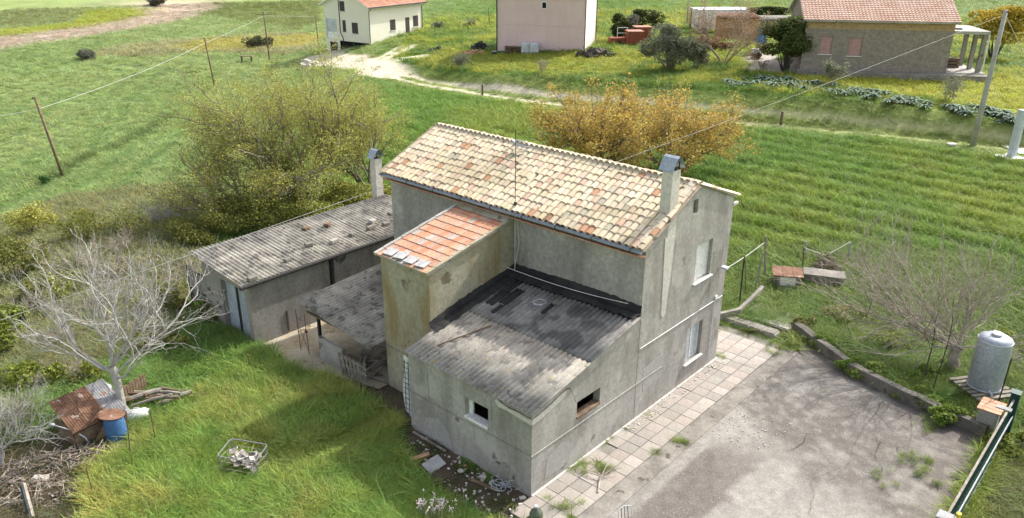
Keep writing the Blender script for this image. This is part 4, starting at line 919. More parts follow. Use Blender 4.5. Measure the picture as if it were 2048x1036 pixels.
# ------------------------------------------------------------------ shed with corrugated roof
shed = thing('shed', 'long low grey shed with a corrugated roof weighed down by blocks', 'shed', (AX, AY, 0), YAW)
SV0, SV1, SU0, SU1 = 13.64, 17.15, -.45, 9.6
def sz(v): return 2.62 + .085 * (v - SV0)
mb = MB(); q = Vector
wall_rect(mb, (SU0, 0, 0), (0, 1, 0), (SV0, SV1, -.2, sz(SV0)), [(13.95, 15.75, .02, 2.22)], .3, (-1, 0, 0)); mb.add([(SU0, SV0, sz(SV0)), (SU0, SV1, sz(SV0)), (SU0, SV1, sz(SV1))], [(0, 1, 2)])
mb.quad((SU0, SV0, -.2), (SU1, SV0, -.2), (SU1, SV0, sz(SV0)), (SU0, SV0, sz(SV0))); mb.quad((SU0, SV1, -.2), (SU1, SV1, -.2), (SU1, SV1, sz(SV1)), (SU0, SV1, sz(SV1))); mb.add([(SU1, SV0, -.2), (SU1, SV1, -.2), (SU1, SV1, sz(SV1)), (SU1, SV0, sz(SV0))], [(0, 1, 2, 3)])
mb.build('wall', M['plaster_dark'], shed)
for k, (a, b) in enumerate(((13.98, 14.84), (14.88, 15.72))):
    d_ = MB().box(SU0 + .18, SU0 + .22, a, b, .06, 2.20).build('door', M['blue_door'], shed); q = MB()
    for i in range(7): q.box(SU0 + .168, SU0 + .18, a + .04 + i * .12, a + .055 + i * .12, .08, 2.18)
    q.build('door_rib', M['blue_door'], d_); MB().box(SU0 + .15, SU0 + .178, (b - .05 if k == 0 else a + .01), (b - .01 if k == 0 else a + .05), .06, 2.2).build('door_edge', M['iron'], d_)
for i in range(11):
    v0_, u0_ = SV0 - .12, SU0 - .35 + i * .92
    corrugated('roof_sheet', M['eternit_dark'], shed, (u0_, v0_, sz(v0_) + .075 + (i % 2) * .008), (1, 0, 0), (0, 1, .085), .96, SV1 - SV0 + .36, PIT, .027, phase=2 * math.pi * (u0_) / PIT)
chimney(8.76, 9.18, 17.36, 17.72, 0, 4.85, M['plaster_pale'], shed)
MB().tube([(SU0 - .4, SV0 - .14, sz(SV0) - .02), (SU1, SV0 - .14, sz(SV0) + .03)], .075, 8).build('gutter', M['iron'], shed)
MB().tube([(3.3, SV0 - .06, sz(SV0) - .02), (3.3, SV0 - .06, .1)], .06, 8).build('downpipe', M['iron'], shed); MB().box(3.18, 3.42, SV0 - .012, SV0, .2, 2.5).build('black_patch', M['tar'], shed)  # downpipe, and an upright black patch on the wall behind it
MB().box(1.0, 1.06, SV0 - .05, SV0, .1, 1.0).build('upright', M['rust_iron'], shed)
bl = [((505, 560), .0), ((575, 522), .2), ((618, 492), -.2), ((668, 485), .1), ((705, 470), .3), ((742, 458), .1), ((772, 450), -.1), ((612, 458), .2), ((655, 452), .5), ((745, 446), .2), ((782, 428), .1)]
names = ['grey concrete block nearest the shed front corner', 'grey concrete block second along the shed gutter', 'rough stone on the shed roof above the gutter', 'pale stone third along the shed gutter edge', 'grey block in the middle of the shed gutter edge', 'grey block near the house on the shed gutter edge', 'dark block on the shed roof touching the house wall', 'brown block alone in the middle of the shed roof', 'dark brown block under the tree on the shed roof', 'white stone on the shed roof near the house', 'dark block high up on the shed roof by the house']
def on_roof(px, py):
    r = ray(px, py); n_ = Vector((-.085 * -sY, -.085 * cY, 1)); p0 = HW(0, SV0, sz(SV0) + .10); t = ((p0 - Vector((0, 0, CAM_H))).dot(n_)) / Vector(r).dot(n_); return Vector((0, 0, CAM_H)) + Vector(r) * t
r7 = random.Random(12)
for ((px, py), a), nm in zip(bl, names):
    p = on_roof(px, py); sx, sy_, szz = r7.uniform(.14, .22), r7.uniform(.09, .13), r7.uniform(.11, .17)
    mb = MB(); mb.box(-sx, sx, -sy_, sy_, 0, szz); mt = M['concrete'] if ('pale' in nm or 'white' in nm) else M['brown_wood'] if 'brown' in nm else M['concrete_dark'] if 'dark' in nm else M['concrete_dark']
    o = mb.build('block', mt, bevel=.02); o.location = p; o.rotation_euler = (0, -.05, YAW + a); tag(o, nm, 'block', 'weights on the shed roof')
# side gate of sheet beside the shed
gt = thing('sheet_gate', 'grey sheet metal gate with black frame left of the shed', 'gate', HW(-.3, 17.3), YAW)
MB().box(-.02, .02, .05, 1.45, .25, 1.75).build('panel', M['plaster_dark'], gt); q = MB(); q.box(-.04, .04, 0, .06, 0, 1.9).box(-.04, .04, 1.44, 1.5, 0, 1.9).box(-.035, .035, .06, 1.44, .85, .92).box(-.035, .035, .06, 1.44, 1.74, 1.8); q.build('frame', M['iron'], gt)

# lean-to canopy between shed and tower
can = thing('canopy', 'low corrugated canopy roof between the shed and the stair tower', 'canopy', (AX, AY, 0), YAW)
for i in range(5):
    v0_ = 7.68 + i * .85
    corrugated('roof_sheet', M['eternit_dark'], can, (.45, v0_, 1.74 + (v0_ - 7.68) * .10 + (i % 2) * .008), (0, 1, .10), (1, 0, .06), .90, 4.6, PIT, .026, phase=2 * math.pi * v0_ / PIT)
mb = MB(); mb.box(.75, .83, 7.7, 11.8, 1.62, 1.70); mb.build('beam', M['brown_wood'], can); MB().box(.95, 1.05, 11.35, 11.45, 0, 2.06).build('post', M['iron'], can); MB().box(4.6, 4.7, 11.4, 11.5, 0, 2.3).build('post', M['iron'], can)
tr_ = thing('iron_trestle', 'rusty crossed iron frame standing by the canopy post', 'frame', HW(.55, 11.55), YAW)
q = MB()
for a in (0, .55): q.tube([(0, a, 0), (-.05, a, 1.75)], .014, 5)
q.tube([(0, 0, .1), (-.03, .55, 1.2)], .010, 4).tube([(0, .55, .1), (-.03, 0, 1.2)], .010, 4).tube([(0, 0, .8), (0, .55, .8)], .010, 4).tube([(-.04, 0, 1.4), (-.04, .55, 1.4)], .010, 4); q.build('bars', M['rust_iron'], tr_)
MB().box(-.03, .03, .0, .12, .92, 1.0).build('latch', M['rust_iron'], tr_)
wall_line('yard_wall', [HW(.70, 10.95), HW(.68, 9.5)], .13, .95, M['concrete'], 'short grey concrete wall in front of the canopy', 'wall')
def pallet(name, label, loc, rot, n=6, L=1.25, H=1.0):
    p = thing(name, label, 'pallet', loc, 0); p.rotation_euler = rot; q = []
    for i in range(n): MB().box(i * L / n, i * L / n + .10, -.03, -.008, 0, H).build('slat', M['wood'], p)
    for k in (.06, H / 2 - .04, H - .16): MB().box(0, L - .06, -.006, .075, k, k + .09).build('rail', M['wood'], p)
    return p
pallet('wooden_pallet', 'weathered grey pallet leaning on the wall below the canopy', HW(.52, 9.45, .02), (R(8), 0, YAW - R(90)), 6, 1.3, .98)
hur = thing('hurdle', 'bundle of thin bent rods and slats leaning beside the stair tower', 'hurdle', HW(.35, 8.1), YAW); q = MB(); r8 = random.Random(4)
for i in range(13): a = -.25 + i * .075; q.tube([(-.1 - .2 * r8.random(), a * 1.2, 0), (.0, a, .6), (.12 + .1 * r8.random(), a * .8 + .1, 1.05 - .02 * i)], .012, 4)
q.build('rods', M['wood'], hur); q = MB()
for k in (.35, .7, .95): q.tube([(-.02, -.4, k), (-.04, .1, k + .04), (0, .75, k - .05)], .012, 4)
q.build('cross_rods', M['wood'], hur)
jk = MB(); r8 = random.Random(14)
for i in range(46):
    u_, v_ = r8.uniform(.95, 2.6), r8.uniform(7.8, 10.2); a = r8.uniform(0, 3.1); l_ = r8.uniform(.15, .6)
    jk.box(-l_, l_, -.04, .04, 0, .03, M=Matrix.Translation((u_, v_, .03 + r8.uniform(0, .28))) @ Euler((r8.uniform(-.4, .4), r8.uniform(-.4, .4), a)).to_matrix().to_4x4())
tag(jk.build('scrap_wood', M['wood'], None, loc=(AX, AY, 0), rz=YAW), 'heap of broken laths and scrap under the canopy', 'wood heap', None, 'stuff')
print('sheds', round(time.time() - T0, 1))

# ------------------------------------------------------------------ trees and shrubs
def unit(v):
    v = np.asarray(v, float); return v / (np.linalg.norm(v) + 1e-9)
def grow(out, tips, p, d, L, r, lev, P, q):
    """recursive branching; P[lev] = (segments, wobble, lift, children, length ratio, angle, first child position)"""
    ns, wob, lift, nc, lr, ang, t0 = P[lev]; pts, rad = [np.array(p, float)], [r]; d = unit(d); r1 = r * (.55 if lev < len(P) - 1 else .3)
    for i in range(ns):
        d = unit(d + q.normal(0, wob, 3) + np.array([0, 0, lift])); pts.append(pts[-1] + d * L / ns); rad.append(r + (r1 - r) * (i + 1) / ns)
    out.append((pts, rad, lev))
    if lev == len(P) - 1: tips.extend(pts[1:]); return
    for k in range(nc):
        t = t0 + (1 - t0) * ((k + q.uniform(.1, .9)) / nc); f = t * ns; i = min(int(f), ns - 1); b = pts[i] + (pts[i + 1] - pts[i]) * (f - i)
        dd = unit(pts[i + 1] - pts[i]); o = np.cross(dd, unit(q.normal(0, 1, 3))); o = unit(o); a = ang * q.uniform(.7, 1.3)
        nd = dd * math.cos(a) + o * math.sin(a); grow(out, tips, b, nd, L * lr * q.uniform(.7, 1.25) * (1.1 - .35 * t), max(.003, (r + (r1 - r) * t) * .62), lev + 1, P, q)
    grow(out, tips, pts[-1], d, L * lr * .9, r1 * .9, lev + 1, P, q)
def wood_mesh(out, parent, mat, name='trunk'):
    mb = MB(); n_by = [8, 6, 4, 3, 3, 3]
    for pts, rad, lev in out: mb.tube(pts, rad, n_by[min(lev, 5)], cap=False)
    return mb.build(name, mat, parent, smooth=True)
def leaves(C, size, tints, q, parent, name='crown', droop=0.0, aspect=.55):
    """C (n,3) leaf centres; every leaf a small folded quad with its own size, turn and colour"""
    n = len(C); a = q.normal(0, 1, (n, 3)); a[:, 2] = a[:, 2] * .6 - droop; a /= np.linalg.norm(a, axis=1)[:, None]; b = np.cross(a, q.normal(0, 1, (n, 3))); b /= np.linalg.norm(b, axis=1)[:, None] + 1e-9
    s_ = size * q.uniform(.6, 1.4, (n, 1)); up = np.cross(a, b) * s_ * .15
    V = np.stack([C - a * s_, C + b * s_ * aspect + up, C + a * s_, C - b * s_ * aspect + up], 1).reshape(-1, 3)
    t = np.array(tints); c = t[q.integers(0, len(t), n)] * q.uniform(.75, 1.25, (n, 1)); c = np.concatenate([c, np.ones((n, 1))], 1)
    return np_mesh(name, V, np.arange(4 * n).reshape(n, 4), M['leaf'], ('tint', np.repeat(c, 4, 0)), parent)
def tree(name, label, cat, loc, seed, height, spread, stems, P, r0, leafn, leafsz, tints, bark, sig=.18, group=None, lean=(0, 0), keep=1.0, droop=0.0, upz=1.0):
    q = np.random.default_rng(seed); root = thing(name, label, cat, loc, 0, group); out, tips = [], []
    for k in range(stems):
        a = 6.283 * (k + q.uniform(0, .7)) / stems; tl = spread * q.uniform(.75, 1.15) if stems > 1 else spread * .2
        d = np.array([math.cos(a) * tl + lean[0], math.sin(a) * tl + lean[1], height * .5 * upz]); b = np.array([math.cos(a), math.sin(a), 0]) * (.12 if stems > 1 else 0) + np.array([0, 0, -.15])
        grow(out, tips, b, d, height * .42, r0 * q.uniform(.8, 1.1), 0, P, q)
    wood_mesh(out, root, M[bark])
    if leafn:
        tp = np.array(tips); ix = q.integers(0, len(tp), leafn); hub = q.uniform(0, 1, len(tp)) < keep; ix = ix[hub[ix]]
        C = tp[ix] + q.normal(0, sig, (len(ix), 3)); leaves(C, leafsz, tints, q, root, droop=droop)
    return root
def bush(name, label, cat, loc, seed, rx, ry, rz_, n, size, tints, bark='bark', group=None, trunk=0.0, blobs=9, squash=.6):
    """dense shrub: leaves gathered on many small lumps inside its outline, stems showing through"""
    q = np.random.default_rng(seed); root = thing(name, label, cat, loc, 0, group); B = []
    for k in range(blobs):
        a = q.uniform(0, 6.283); rr = math.sqrt(q.uniform()) * .72; B.append((rx * rr * math.cos(a), ry * rr * math.sin(a), trunk + rz_ * q.uniform(.25, .82) * (1 - .35 * rr), q.uniform(.24, .48)))
    B = np.array(B); k = q.integers(0, blobs, n); d = q.normal(0, 1, (n, 3)); d /= np.linalg.norm(d, axis=1)[:, None]; rad = q.uniform(.45, 1.08, (n, 1)) ** .6 * B[k, 3:4]
    C = B[k, :3] + d * rad * np.array([rx, ry, rz_ * squash + .1]); C[:, 2] = np.abs(C[:, 2] - .05) + .05
    leaves(C, size, tints, q, root, name='foliage'); out = []
    for i in range(blobs): p0 = np.array([B[i, 0] * .12, B[i, 1] * .12, -.1]); p1 = B[i, :3] * np.array([.55, .55, .6]); out.append(([p0, (p0 + p1) / 2 + q.normal(0, .08, 3), p1, B[i, :3]], [.05 + .012 * rz_, .035, .02, .008], 2))
    wood_mesh(out, root, M[bark], 'stem' if trunk == 0 else 'trunk'); return root
TG = [(.36, .38, .085), (.42, .41, .10), (.30, .33, .07), (.43, .38, .11)]                 # young almond green
TGD = [(.15, .175, .038), (.20, .205, .048), (.12, .145, .035), (.23, .215, .055)]
TO = [(.52, .355, .08), (.45, .30, .065), (.56, .41, .12), (.40, .28, .065), (.42, .35, .09)]
TOL = [(.20, .215, .14), (.25, .265, .18), (.16, .175, .115)]
TDK = [(.04, .06, .018), (.06, .08, .022), (.085, .10, .03)]
TYL = [(.48, .34, .03), (.40, .29, .035), (.30, .25, .05)]
TRD = [(.30, .19, .11), (.36, .24, .15), (.25, .16, .10)]
PL = [(5, .16, .06, 5, .72, .62, .25), (4, .2, .05, 5, .66, .7, .2), (4, .24, .04, 4, .6, .75, .15), (3, .3, .02, 0, 0, 0, 0)]
# the two large pale-leaved trees behind the shed, and the darker ones at their foot
tree('almond_tree', 'large wide almond tree with sparse pale green leaves behind the shed', 'tree', at(605, 400), 1, 11.2, 3.7, 8, PL, .14, 70000, .046, TG, 'bark', .20, keep=.78)
tree('almond_tree', 'pale leafed almond tree left of the rear chimney', 'tree', at(742, 395), 2, 8.6, 2.4, 4, PL, .10, 26000, .046, TG, 'bark', .18, keep=.75)
tree('almond_tree', 'leaning almond tree with dark limbs at the left edge of the grove', 'tree', at(480, 425), 3, 7.4, 3.0, 5, PL, .10, 26000, .046, TG + TGD, 'bark', .18, keep=.75)
bush('shrub', 'wide dense olive green thicket behind the shed roof', 'shrub', at(560, 455), 4, 4.0, 1.8, 2.0, 15000, .055, TGD + TG[:1], blobs=24)
bush('shrub', 'yellow green leafy thicket between the shed roof and the rear chimney', 'shrub', at(722, 425), 5, 2.5, 1.4, 2.3, 11000, .055, TG + TGD[:2], blobs=18)
bush('shrub', 'dark tangled thicket left of the shed roof corner', 'shrub', at(400, 480), 6, 2.2, 1.5, 1.7, 8000, .055, TGD, blobs=14)
# ochre tree behind the house
PO = [(4, .14, .05, 5, .74, .55, .3), (4, .2, .06, 5, .66, .6, .25), (3, .22, .05, 4, .62, .7, .2), (3, .25, .03, 0, 0, 0, 0)]
tree('mastic_tree', 'broad ochre tree in new leaf directly behind the house roof', 'tree', at(1195, 350), 7, 7.6, 3.6, 7, PO, .13, 36000, .075, TO, 'bark', .17, keep=.55)
tree('mastic_tree', 'smaller ochre tree spreading behind the gable chimney', 'tree', at(1350, 348), 8, 7.2, 4.2, 7, PO, .11, 28000, .075, TO, 'bark', .17, keep=.55)
# big bare fig in front on the left, limbs laid out as in the picture
def fig(name, label, loc, seed, limbs, trunk_top, r0, P, bark, thin=1.0, buds=0):
    q = np.random.default_rng(seed); root = thing(name, label, 'tree', loc); out, tips = [], []; T = np.array(trunk_top, float)
    out.append(([np.array([0, 0, -.2]), T * .35 + q.normal(0, .04, 3), T * .7 + q.normal(0, .04, 3), T], [r0 * 1.15, r0, r0 * .92, r0 * .85], 0))
    for (d, L, r, st) in limbs: grow(out, tips, T * st, np.array(d, float), L, r * thin, 0, P, q)
    wood_mesh(out, root, M[bark]); 
    if buds:
        tp = np.array(tips); leaves(tp[q.integers(0, len(tp), buds)] + q.normal(0, .05, (buds, 3)), .035, [(.42, .26, .27), (.36, .22, .20), (.30, .28, .12)], q, root, 'buds'); tag(root.children[-1], None, None, None, 'stuff')
    return root
PF = [(7, .17, .05, 6, .58, .62, .22), (6, .22, .07, 5, .58, .65, .2), (4, .28, .09, 4, .56, .7, .2), (3, .28, .10, 0, 0, 0, 0)]
fig('fig_tree', 'large bare fig tree with whitish bark above the junk pile', at(247, 842), 21, [
    ((-1.0, .2, .62), 2.7, .085, .92), ((-.75, .9, .9), 2.6, .08, 1.0), ((-.25, 1.0, 1.3), 2.5, .075, 1.0), ((.15, .5, 1.5), 2.4, .08, 1.0), ((.7, 1.0, 1.0), 2.5, .075, 1.0), ((1.0, .35, .40), 3.2, .08, .82), ((1.0, -.15, .22), 3.7, .075, .78), ((1.0, .6, .7), 2.8, .07, 1), ((-.9, -.5, .5), 2.2, .065, .9), ((.45, -.3, 1.1), 2.0, .06, 1.0)],
    (-.05, .1, 2.0), .14, PF, 'bark_pale', thin=.62, buds=260)
fig('fig_tree', 'pale bare branching shrub cut by the left picture border', at(10, 930), 22, [((.9, .1, .5), 1.5, .035, 1), ((.5, .5, .9), 1.5, .035, 1), ((.2, -.3, 1.0), 1.4, .035, 1), ((-.6, .2, .9), 1.4, .03, 1), ((.9, -.5, .35), 1.5, .03, .9)], (0, 0, .6), .07, PF, 'bark_pale')
PG2 = [(7, .17, .015, 10, .68, .6, .12), (6, .18, .03, 9, .62, .55, .1), (5, .2, .05, 0, 0, 0, 0)]
# bare fig beside the steel tank: thin arching shoots from a short thick trunk
PG = [(7, .17, .015, 8, .68, .6, .15), (6, .18, .03, 8, .62, .55, .12), (5, .2, .05, 0, 0, 0, 0)]
fig('fig_tree', 'bare spreading fig tree with grey brown shoots beside the steel tank', at(1902, 742), 23, [
    ((-1.2, .15, .24), 4.0, .06, .9), ((-1.2, .5, .42), 4.1, .06, 1), ((-.9, 1.3, .6), 3.8, .055, 1), ((-1.2, -.3, .4), 3.4, .05, .9), ((-1.0, .9, .9), 3.6, .05, 1), ((-1.1, .2, .75), 3.5, .05, 1), ((-.3, 1.1, 1.1), 2.7, .055, 1), ((.3, .9, 1.2), 2.6, .055, 1), ((.9, .5, .8), 2.6, .05, 1), ((1.1, -.2, .5), 2.2, .05, 1), ((-.5, -.4, 1.3), 2.1, .045, 1), ((.1, .1, 1.4), 2.4, .05, 1)],
    (.05, 0, 1.0), .22, PG2, 'bark_grey', thin=.72)
for k, (px, py, h_) in enumerate(((1842, 768, 2.4), (1862, 790, 2.9), (1735, 640, 1.2))):
    q = np.random.default_rng(70 + k); out, tips = [], []; root = thing('sapling', ['thin dark sapling left of the steel tank', 'thin dark forked sapling in front of the steel tank', 'thin bare sapling among the fig shoots by the curb wall'][k], 'sapling', at(px, py)); grow(out, tips, (0, 0, -.1), (.12, .05, 1), h_, .025, 0, [(6, .06, .05, 4, .35, .5, .4), (4, .15, .1, 0, 0, 0, 0)], q); wood_mesh(out, root, M['bark_dark'])
# shrubland at the left
SH = [(70, 470, 1.7, 1.5, 2.0, 2600, .07, TG, 'bright yellow green bush at the left border below the crop'),
      (175, 480, 1.4, 1.2, 1.9, 1800, .06, [(.26, .27, .05), (.20, .22, .05)], 'slender yellow green shrub in the middle of the rough ground'),
      (260, 470, 1.8, 1.3, 1.6, 1600, .055, TG + TGD, 'loose grey green scrub above the bare fig crown'),
      (40, 560, 1.5, 1.4, 2.2, 2600, .07, TGD, 'dark rounded bush at the left border above the cable'),
      (20, 690, 1.5, 1.3, 1.9, 3000, .08, [(.20, .235, .04), (.15, .19, .035)], 'big bright green bush on the left border'),
      (120, 600, 1.7, 1.4, 1.6, 2000, .07, TGD + TG[:1], 'dull green scrub behind the bare fig branches'),
      (330, 620, 1.4, 1.2, 1.4, 1800, .07, TGD, 'low dark scrub between the bare fig and the shed gate'),
      (75, 770, 1.3, .9, .8, 1600, .07, [(.15, .20, .03), (.22, .24, .04)], 'low bright weeds left of the rusty sheet hut'),
      (175, 765, .9, .7, .9, 900, .06, [(.24, .25, .04), (.14, .18, .03)], 'small yellow flowering weed clump behind the rusty hut'),
      (335, 700, 1.5, .9, .9, 1500, .07, TGD + TG[:1], 'low green scrub under the right side of the bare fig'),
      (420, 640, .8, .7, 1.1, 900, .07, [(.15, .20, .04)], 'leafy green bush in front of the grey sheet gate')]
for k, (px, py, a, b, c, n, s_, tt, lb) in enumerate(SH): bush('shrub', lb, 'shrub', at(px, py), 90 + k, a, b, c, n, s_, tt, blobs=10)
for k, (px, py, h_) in enumerate(((155, 540, 2.6), (80, 520, 2.2), (255, 505, 2.6), (200, 620, 2.2), (320, 450, 2.6), (110, 690, 1.8))):
    tree('bare_shrub', ['grey bare shrub below the first power pole', 'grey twiggy shrub at the left border', 'pale bare shrub left of the almond grove', 'thin bare shrub behind the white fig crown', 'whitish bare shrub touching the leaning almond tree', 'grey twiggy shrub over the weeds on the left'][k], 'shrub', at(px, py), 120 + k, h_, 1.2, 5, PG, .03, 0, .05, TG, 'bark_grey' if k != 4 else 'bark_pale')
for k, (px, py, h_, lb) in enumerate(((60, 640, 2.6, 'grey tangle of bare stems on the left border'), (300, 690, 2.0, 'grey brown bare bush right of the white fig trunk'), (140, 760, 1.8, 'bare brown bush left of the rusty hut'), (230, 560, 2.8, 'tall grey bare shrub in the rough ground'), (370, 560, 2.2, 'bare grey shrub left of the shed roof corner'), (20, 850, 2.0, 'grey bare bush at the left border below the weeds'))):
    tree('bare_shrub', lb, 'shrub', at(px, py), 180 + k, h_, 1.1, 7, PG, .028, [200, 300, 200, 250, 300, 150][k], .05, [(.24, .22, .10), (.28, .27, .10)], 'bark_grey', .12)
# ditch and garden greenery on the right
GD = [(1690, 735, .7, .5, .6, 1500, .05, [(.16, .25, .045), (.21, .28, .06)], 'leafy weeds on the garden side of the curb wall bend'),
      (1850, 760, .8, .5, .6, 1600, .05, [(.16, .25, .045)], 'bright leafy weeds below the bare fig trunk'),
      (1870, 825, .8, .6, .55, 1500, .06, [(.16, .25, .045), (.22, .29, .07)], 'broad leafed weeds in front of the tank pallet'),
      (1610, 660, .5, .5, .6, 600, .07, [(.14, .19, .04), (.20, .18, .08)], 'tangle of weeds at the end of the curb wall'),
      (1650, 540, 1.0, .8, .8, 900, .06, [(.13, .13, .07), (.18, .15, .09)], 'dead brown bramble behind the dog hutch'),
      (1640, 690, .6, .5, .6, 1300, .05, [(.20, .28, .055), (.15, .22, .045)], 'small leaved weeds just outside the upper curb wall'),
      (1735, 752, .9, .5, .6, 1800, .05, [(.20, .28, .055), (.24, .30, .07)], 'bright weed bank along the middle of the curb wall'),
      (1810, 790, .9, .5, .55, 1800, .05, [(.17, .25, .05), (.24, .30, .07)], 'weed bank along the lower curb wall'),
      (1900, 845, .8, .5, .6, 1600, .055, [(.18, .26, .05)], 'leafy weeds between the curb wall end and the tank pallet'),
      (1780, 690, 1.2, .9, .6, 2400, .05, [(.20, .27, .06), (.26, .28, .09)], 'mixed weeds under the left shoots of the bare fig'),
      (1690, 640, 1.2, .9, .6, 2000, .05, [(.22, .24, .09), (.26, .24, .12)], 'dry yellowish weeds under the tips of the bare fig'),
      (2020, 900, .9, .8, .6, 1200, .07, [(.18, .21, .04), (.13, .17, .035)], 'yellow green weeds outside the sliding gate'),
      (2030, 700, .8, .9, .7, 1200, .07, [(.22, .24, .04), (.15, .19, .035)], 'yellow flowered weeds right of the steel tank')]
for k, (px, py, a, b, c, n, s_, tt, lb) in enumerate(GD): bush('weed_clump', lb, 'weeds', at(px, py), 140 + k, a, b, c, n, s_, tt, blobs=8)

# ------------------------------------------------------------------ power poles and wires
def pole(name, label, base, top, r0, r1, mat, steel=False):
    P = at(*base); Q = at_y(top[0], top[1], P.y); o = thing(name, label, 'pole', P)
    d = Q - P; MB().tube([-d * .04, d * .5, d], [r0, (r0 + r1) / 2, r1], 10).build('post', M[mat], o, smooth=True)
    ins = MB(); ins.tube([d * .985 + Vector((-.02, -.02, 0)), d * .985 + Vector((.0, -.28, .05))], .02, 5); ins.lathe([(.0, -.06), (.05, -.05), (.05, .04), (.02, .07)], 8, 0, tuple(d * .985 + Vector((0, -.28, .05)))); ins.build('insulator', M['iron'], o); return o, P, Q
p1 = pole('power_pole', 'leaning wooden power pole nearest the left border', (126, 353), (69, 194), .11, .08, 'brown_wood')
p2 = pole('power_pole', 'wooden power pole in the crop field behind the almond trees', (429, 172), (409, 76), .10, .075, 'brown_wood')
p3 = pole('power_pole', 'wooden power pole beside the dark round bush and the field table', (539, 122), (527, 24), .10, .075, 'brown_wood')
p4 = pole('power_pole', 'thin wooden pole left of the cream house garage', (638, 96), (630, 31), .08, .06, 'brown_wood')
p5 = pole('power_pole', 'tall thick pale concrete power pole beside the farm track', (1945, 293), (2012, 20), .21, .14, 'concrete')
p6 = pole('power_pole', 'distant grey pole between the dark hedge and the mesh fence', (1374, 50), (1379, -30), .10, .08, 'concrete')
p7 = pole('power_pole', 'slim distant pole left of the pink house wall', (979, 50), (977, 16), .07, .05, 'brown_wood')
mb = MB(); c = p3[2] + Vector((0, 0, -.35)); mb.tube([c + Vector((-1.1, 0, .02)), c + Vector((1.1, 0, -.02))], .035, 5)
o = mb.build('crossarm', M['brown_wood'], p3[0]); o.location = -p3[1]
def wire(label, pts, r_, sag, mat='galv', cat='power line'):
    mb = MB(); P = []
    for a, b in zip(pts[:-1], pts[1:]): L = (b - a).length; P += [a.lerp(b, t / 12) - Vector((0, 0, sag * L * L / 1000 * 4 * (t / 12) * (1 - t / 12))) for t in range(12)]
    P.append(pts[-1]); mb.tube(P, r_, 5, cap=False); return tag(mb.build('wire', M[mat]), label, cat)
e0 = Vector((p1[2].x - 26, p1[2].y - 28, p1[2].z - 1.2))
M['cable_white'] = plain('pale_cable', (.46, .46, .44), .6)
wire('thick pale power line strung from pole to pole across the crop', [e0, p1[2] - Vector((0, 0, .9)), p2[2] - Vector((0, 0, .55)), p3[2] - Vector((0, 0, .5)), p4[2] - Vector((0, 0, .1))], .017, .25, 'cable_white')
wire('pale power line from the concrete pole down to the house gable', [p5[2] - Vector((0, 0, .3)), HW(10.66, 8.3, 5.0)], .007, .05, 'cable_white')
wire('taut guy wire running down to the right from the concrete pole', [p5[2] - Vector((0, 0, .3)), p5[1] + Vector((7.5, 1.0, .5))], .018, 0, 'cable_white', 'guy wire')
wire('thin pale cable from the left border over the shed to the house', [at_y(-60, 661, 22.0), HW(5.0, 11.95, 5.55)], .010, .05, 'cable_white', 'cable')
wire('thin distant line slung between slim pole and cream house', [p7[2], at_y(880, 60, p7[1].y + 4)], .025, 1.0, 'cable_white')

# ------------------------------------------------------------------ distant houses
def ori(C, D):
    d = (D - C); d.z = 0; return math.atan2(d.y, d.x)
def opening(parent, name, mat, x0, x1, z0, z1, face, off=0.0, frame=None, sill=None, pane=None):
    """window or door as a frame, leaf and sill on a wall; face 'x': wall along local x at y=0 looking -y, 'y': wall along local y at x=0 looking -x"""
    def bx(mb, a0, a1, d0, d1, b0, b1):
        if face == 'x': mb.box(a0, a1, off - d1, off - d0, b0, b1)
        else: mb.box(off - d1, off - d0, a0, a1, b0, b1)
        return mb
    w_ = bx(MB(), x0, x1, -.10, .012, z0, z1).build(name, mat, parent)
    if frame is not None:
        q = MB(); t = .07; bx(q, x0 - t, x0 + .01, -.02, .035, z0 - .0, z1 + t); bx(q, x1 - .01, x1 + t, -.02, .035, z0, z1 + t); bx(q, x0 + .01, x1 - .01, -.02, .035, z1 - .0, z1 + t); q.build('frame', frame, w_)
    if sill is not None: bx(MB(), x0 - .1, x1 + .1, -.02, .10, z0 - .08, z0 - .005).build('sill', sill, w_)
    if pane == 'split': bx(MB(), (x0 + x1) / 2 - .03, (x0 + x1) / 2 + .03, .013, .03, z0, z1).build('mullion', M['shutter'], w_)
    return w_
# cream house, upper left
C0 = at(741, 86); C0 = Vector((-18.69, 107.02, 1.0)); D0 = Vector((-12.8, 115.73, 1.0)); yaw = ori(C0, D0)
cr = thing('cream_house', 'cream two-storey house with dark shutters and a red tiled roof', 'house', C0, yaw); Lx, Wy, He, Hr = 10.6, 8.2, 4.55, 6.5
mb = MB(); x0_, x1_ = 0, Lx
mb.quad((0, 0, -1.5), (Lx, 0, -1.5), (Lx, 0, He), (0, 0, He)); mb.quad((Lx, 0, -1.5), (Lx, Wy, -3), (Lx, Wy, He), (Lx, 0, He)); mb.quad((0, Wy, -3.2), (Lx, Wy, -3), (Lx, Wy, He), (0, Wy, He))
mb.add([(0, 0, -.1), (0, 5.6, -.1), (0, 5.6, -3.2), (0, 6.1, -3.2), (0, 6.1, -.35), (0, 7.5, -.35), (0, 7.5, -3.2), (0, Wy, -3.2), (0, Wy, He), (0, Wy / 2, Hr), (0, 0, He)], [tuple(range(11))]); mb.add([(Lx, 0, He), (Lx, Wy, He), (Lx, Wy / 2, Hr)], [(0, 1, 2)])
mb.build('wall', M['cream'], cr)
q = MB(); q.box(.15, .6, 6.1, 7.5, -3.2, -.35); q.build('garage_door', M['shutter'], cr)
MB().box(.25, .8, .6, 5.5, -1.6, -.12).build('undercroft', M['dark'], cr)
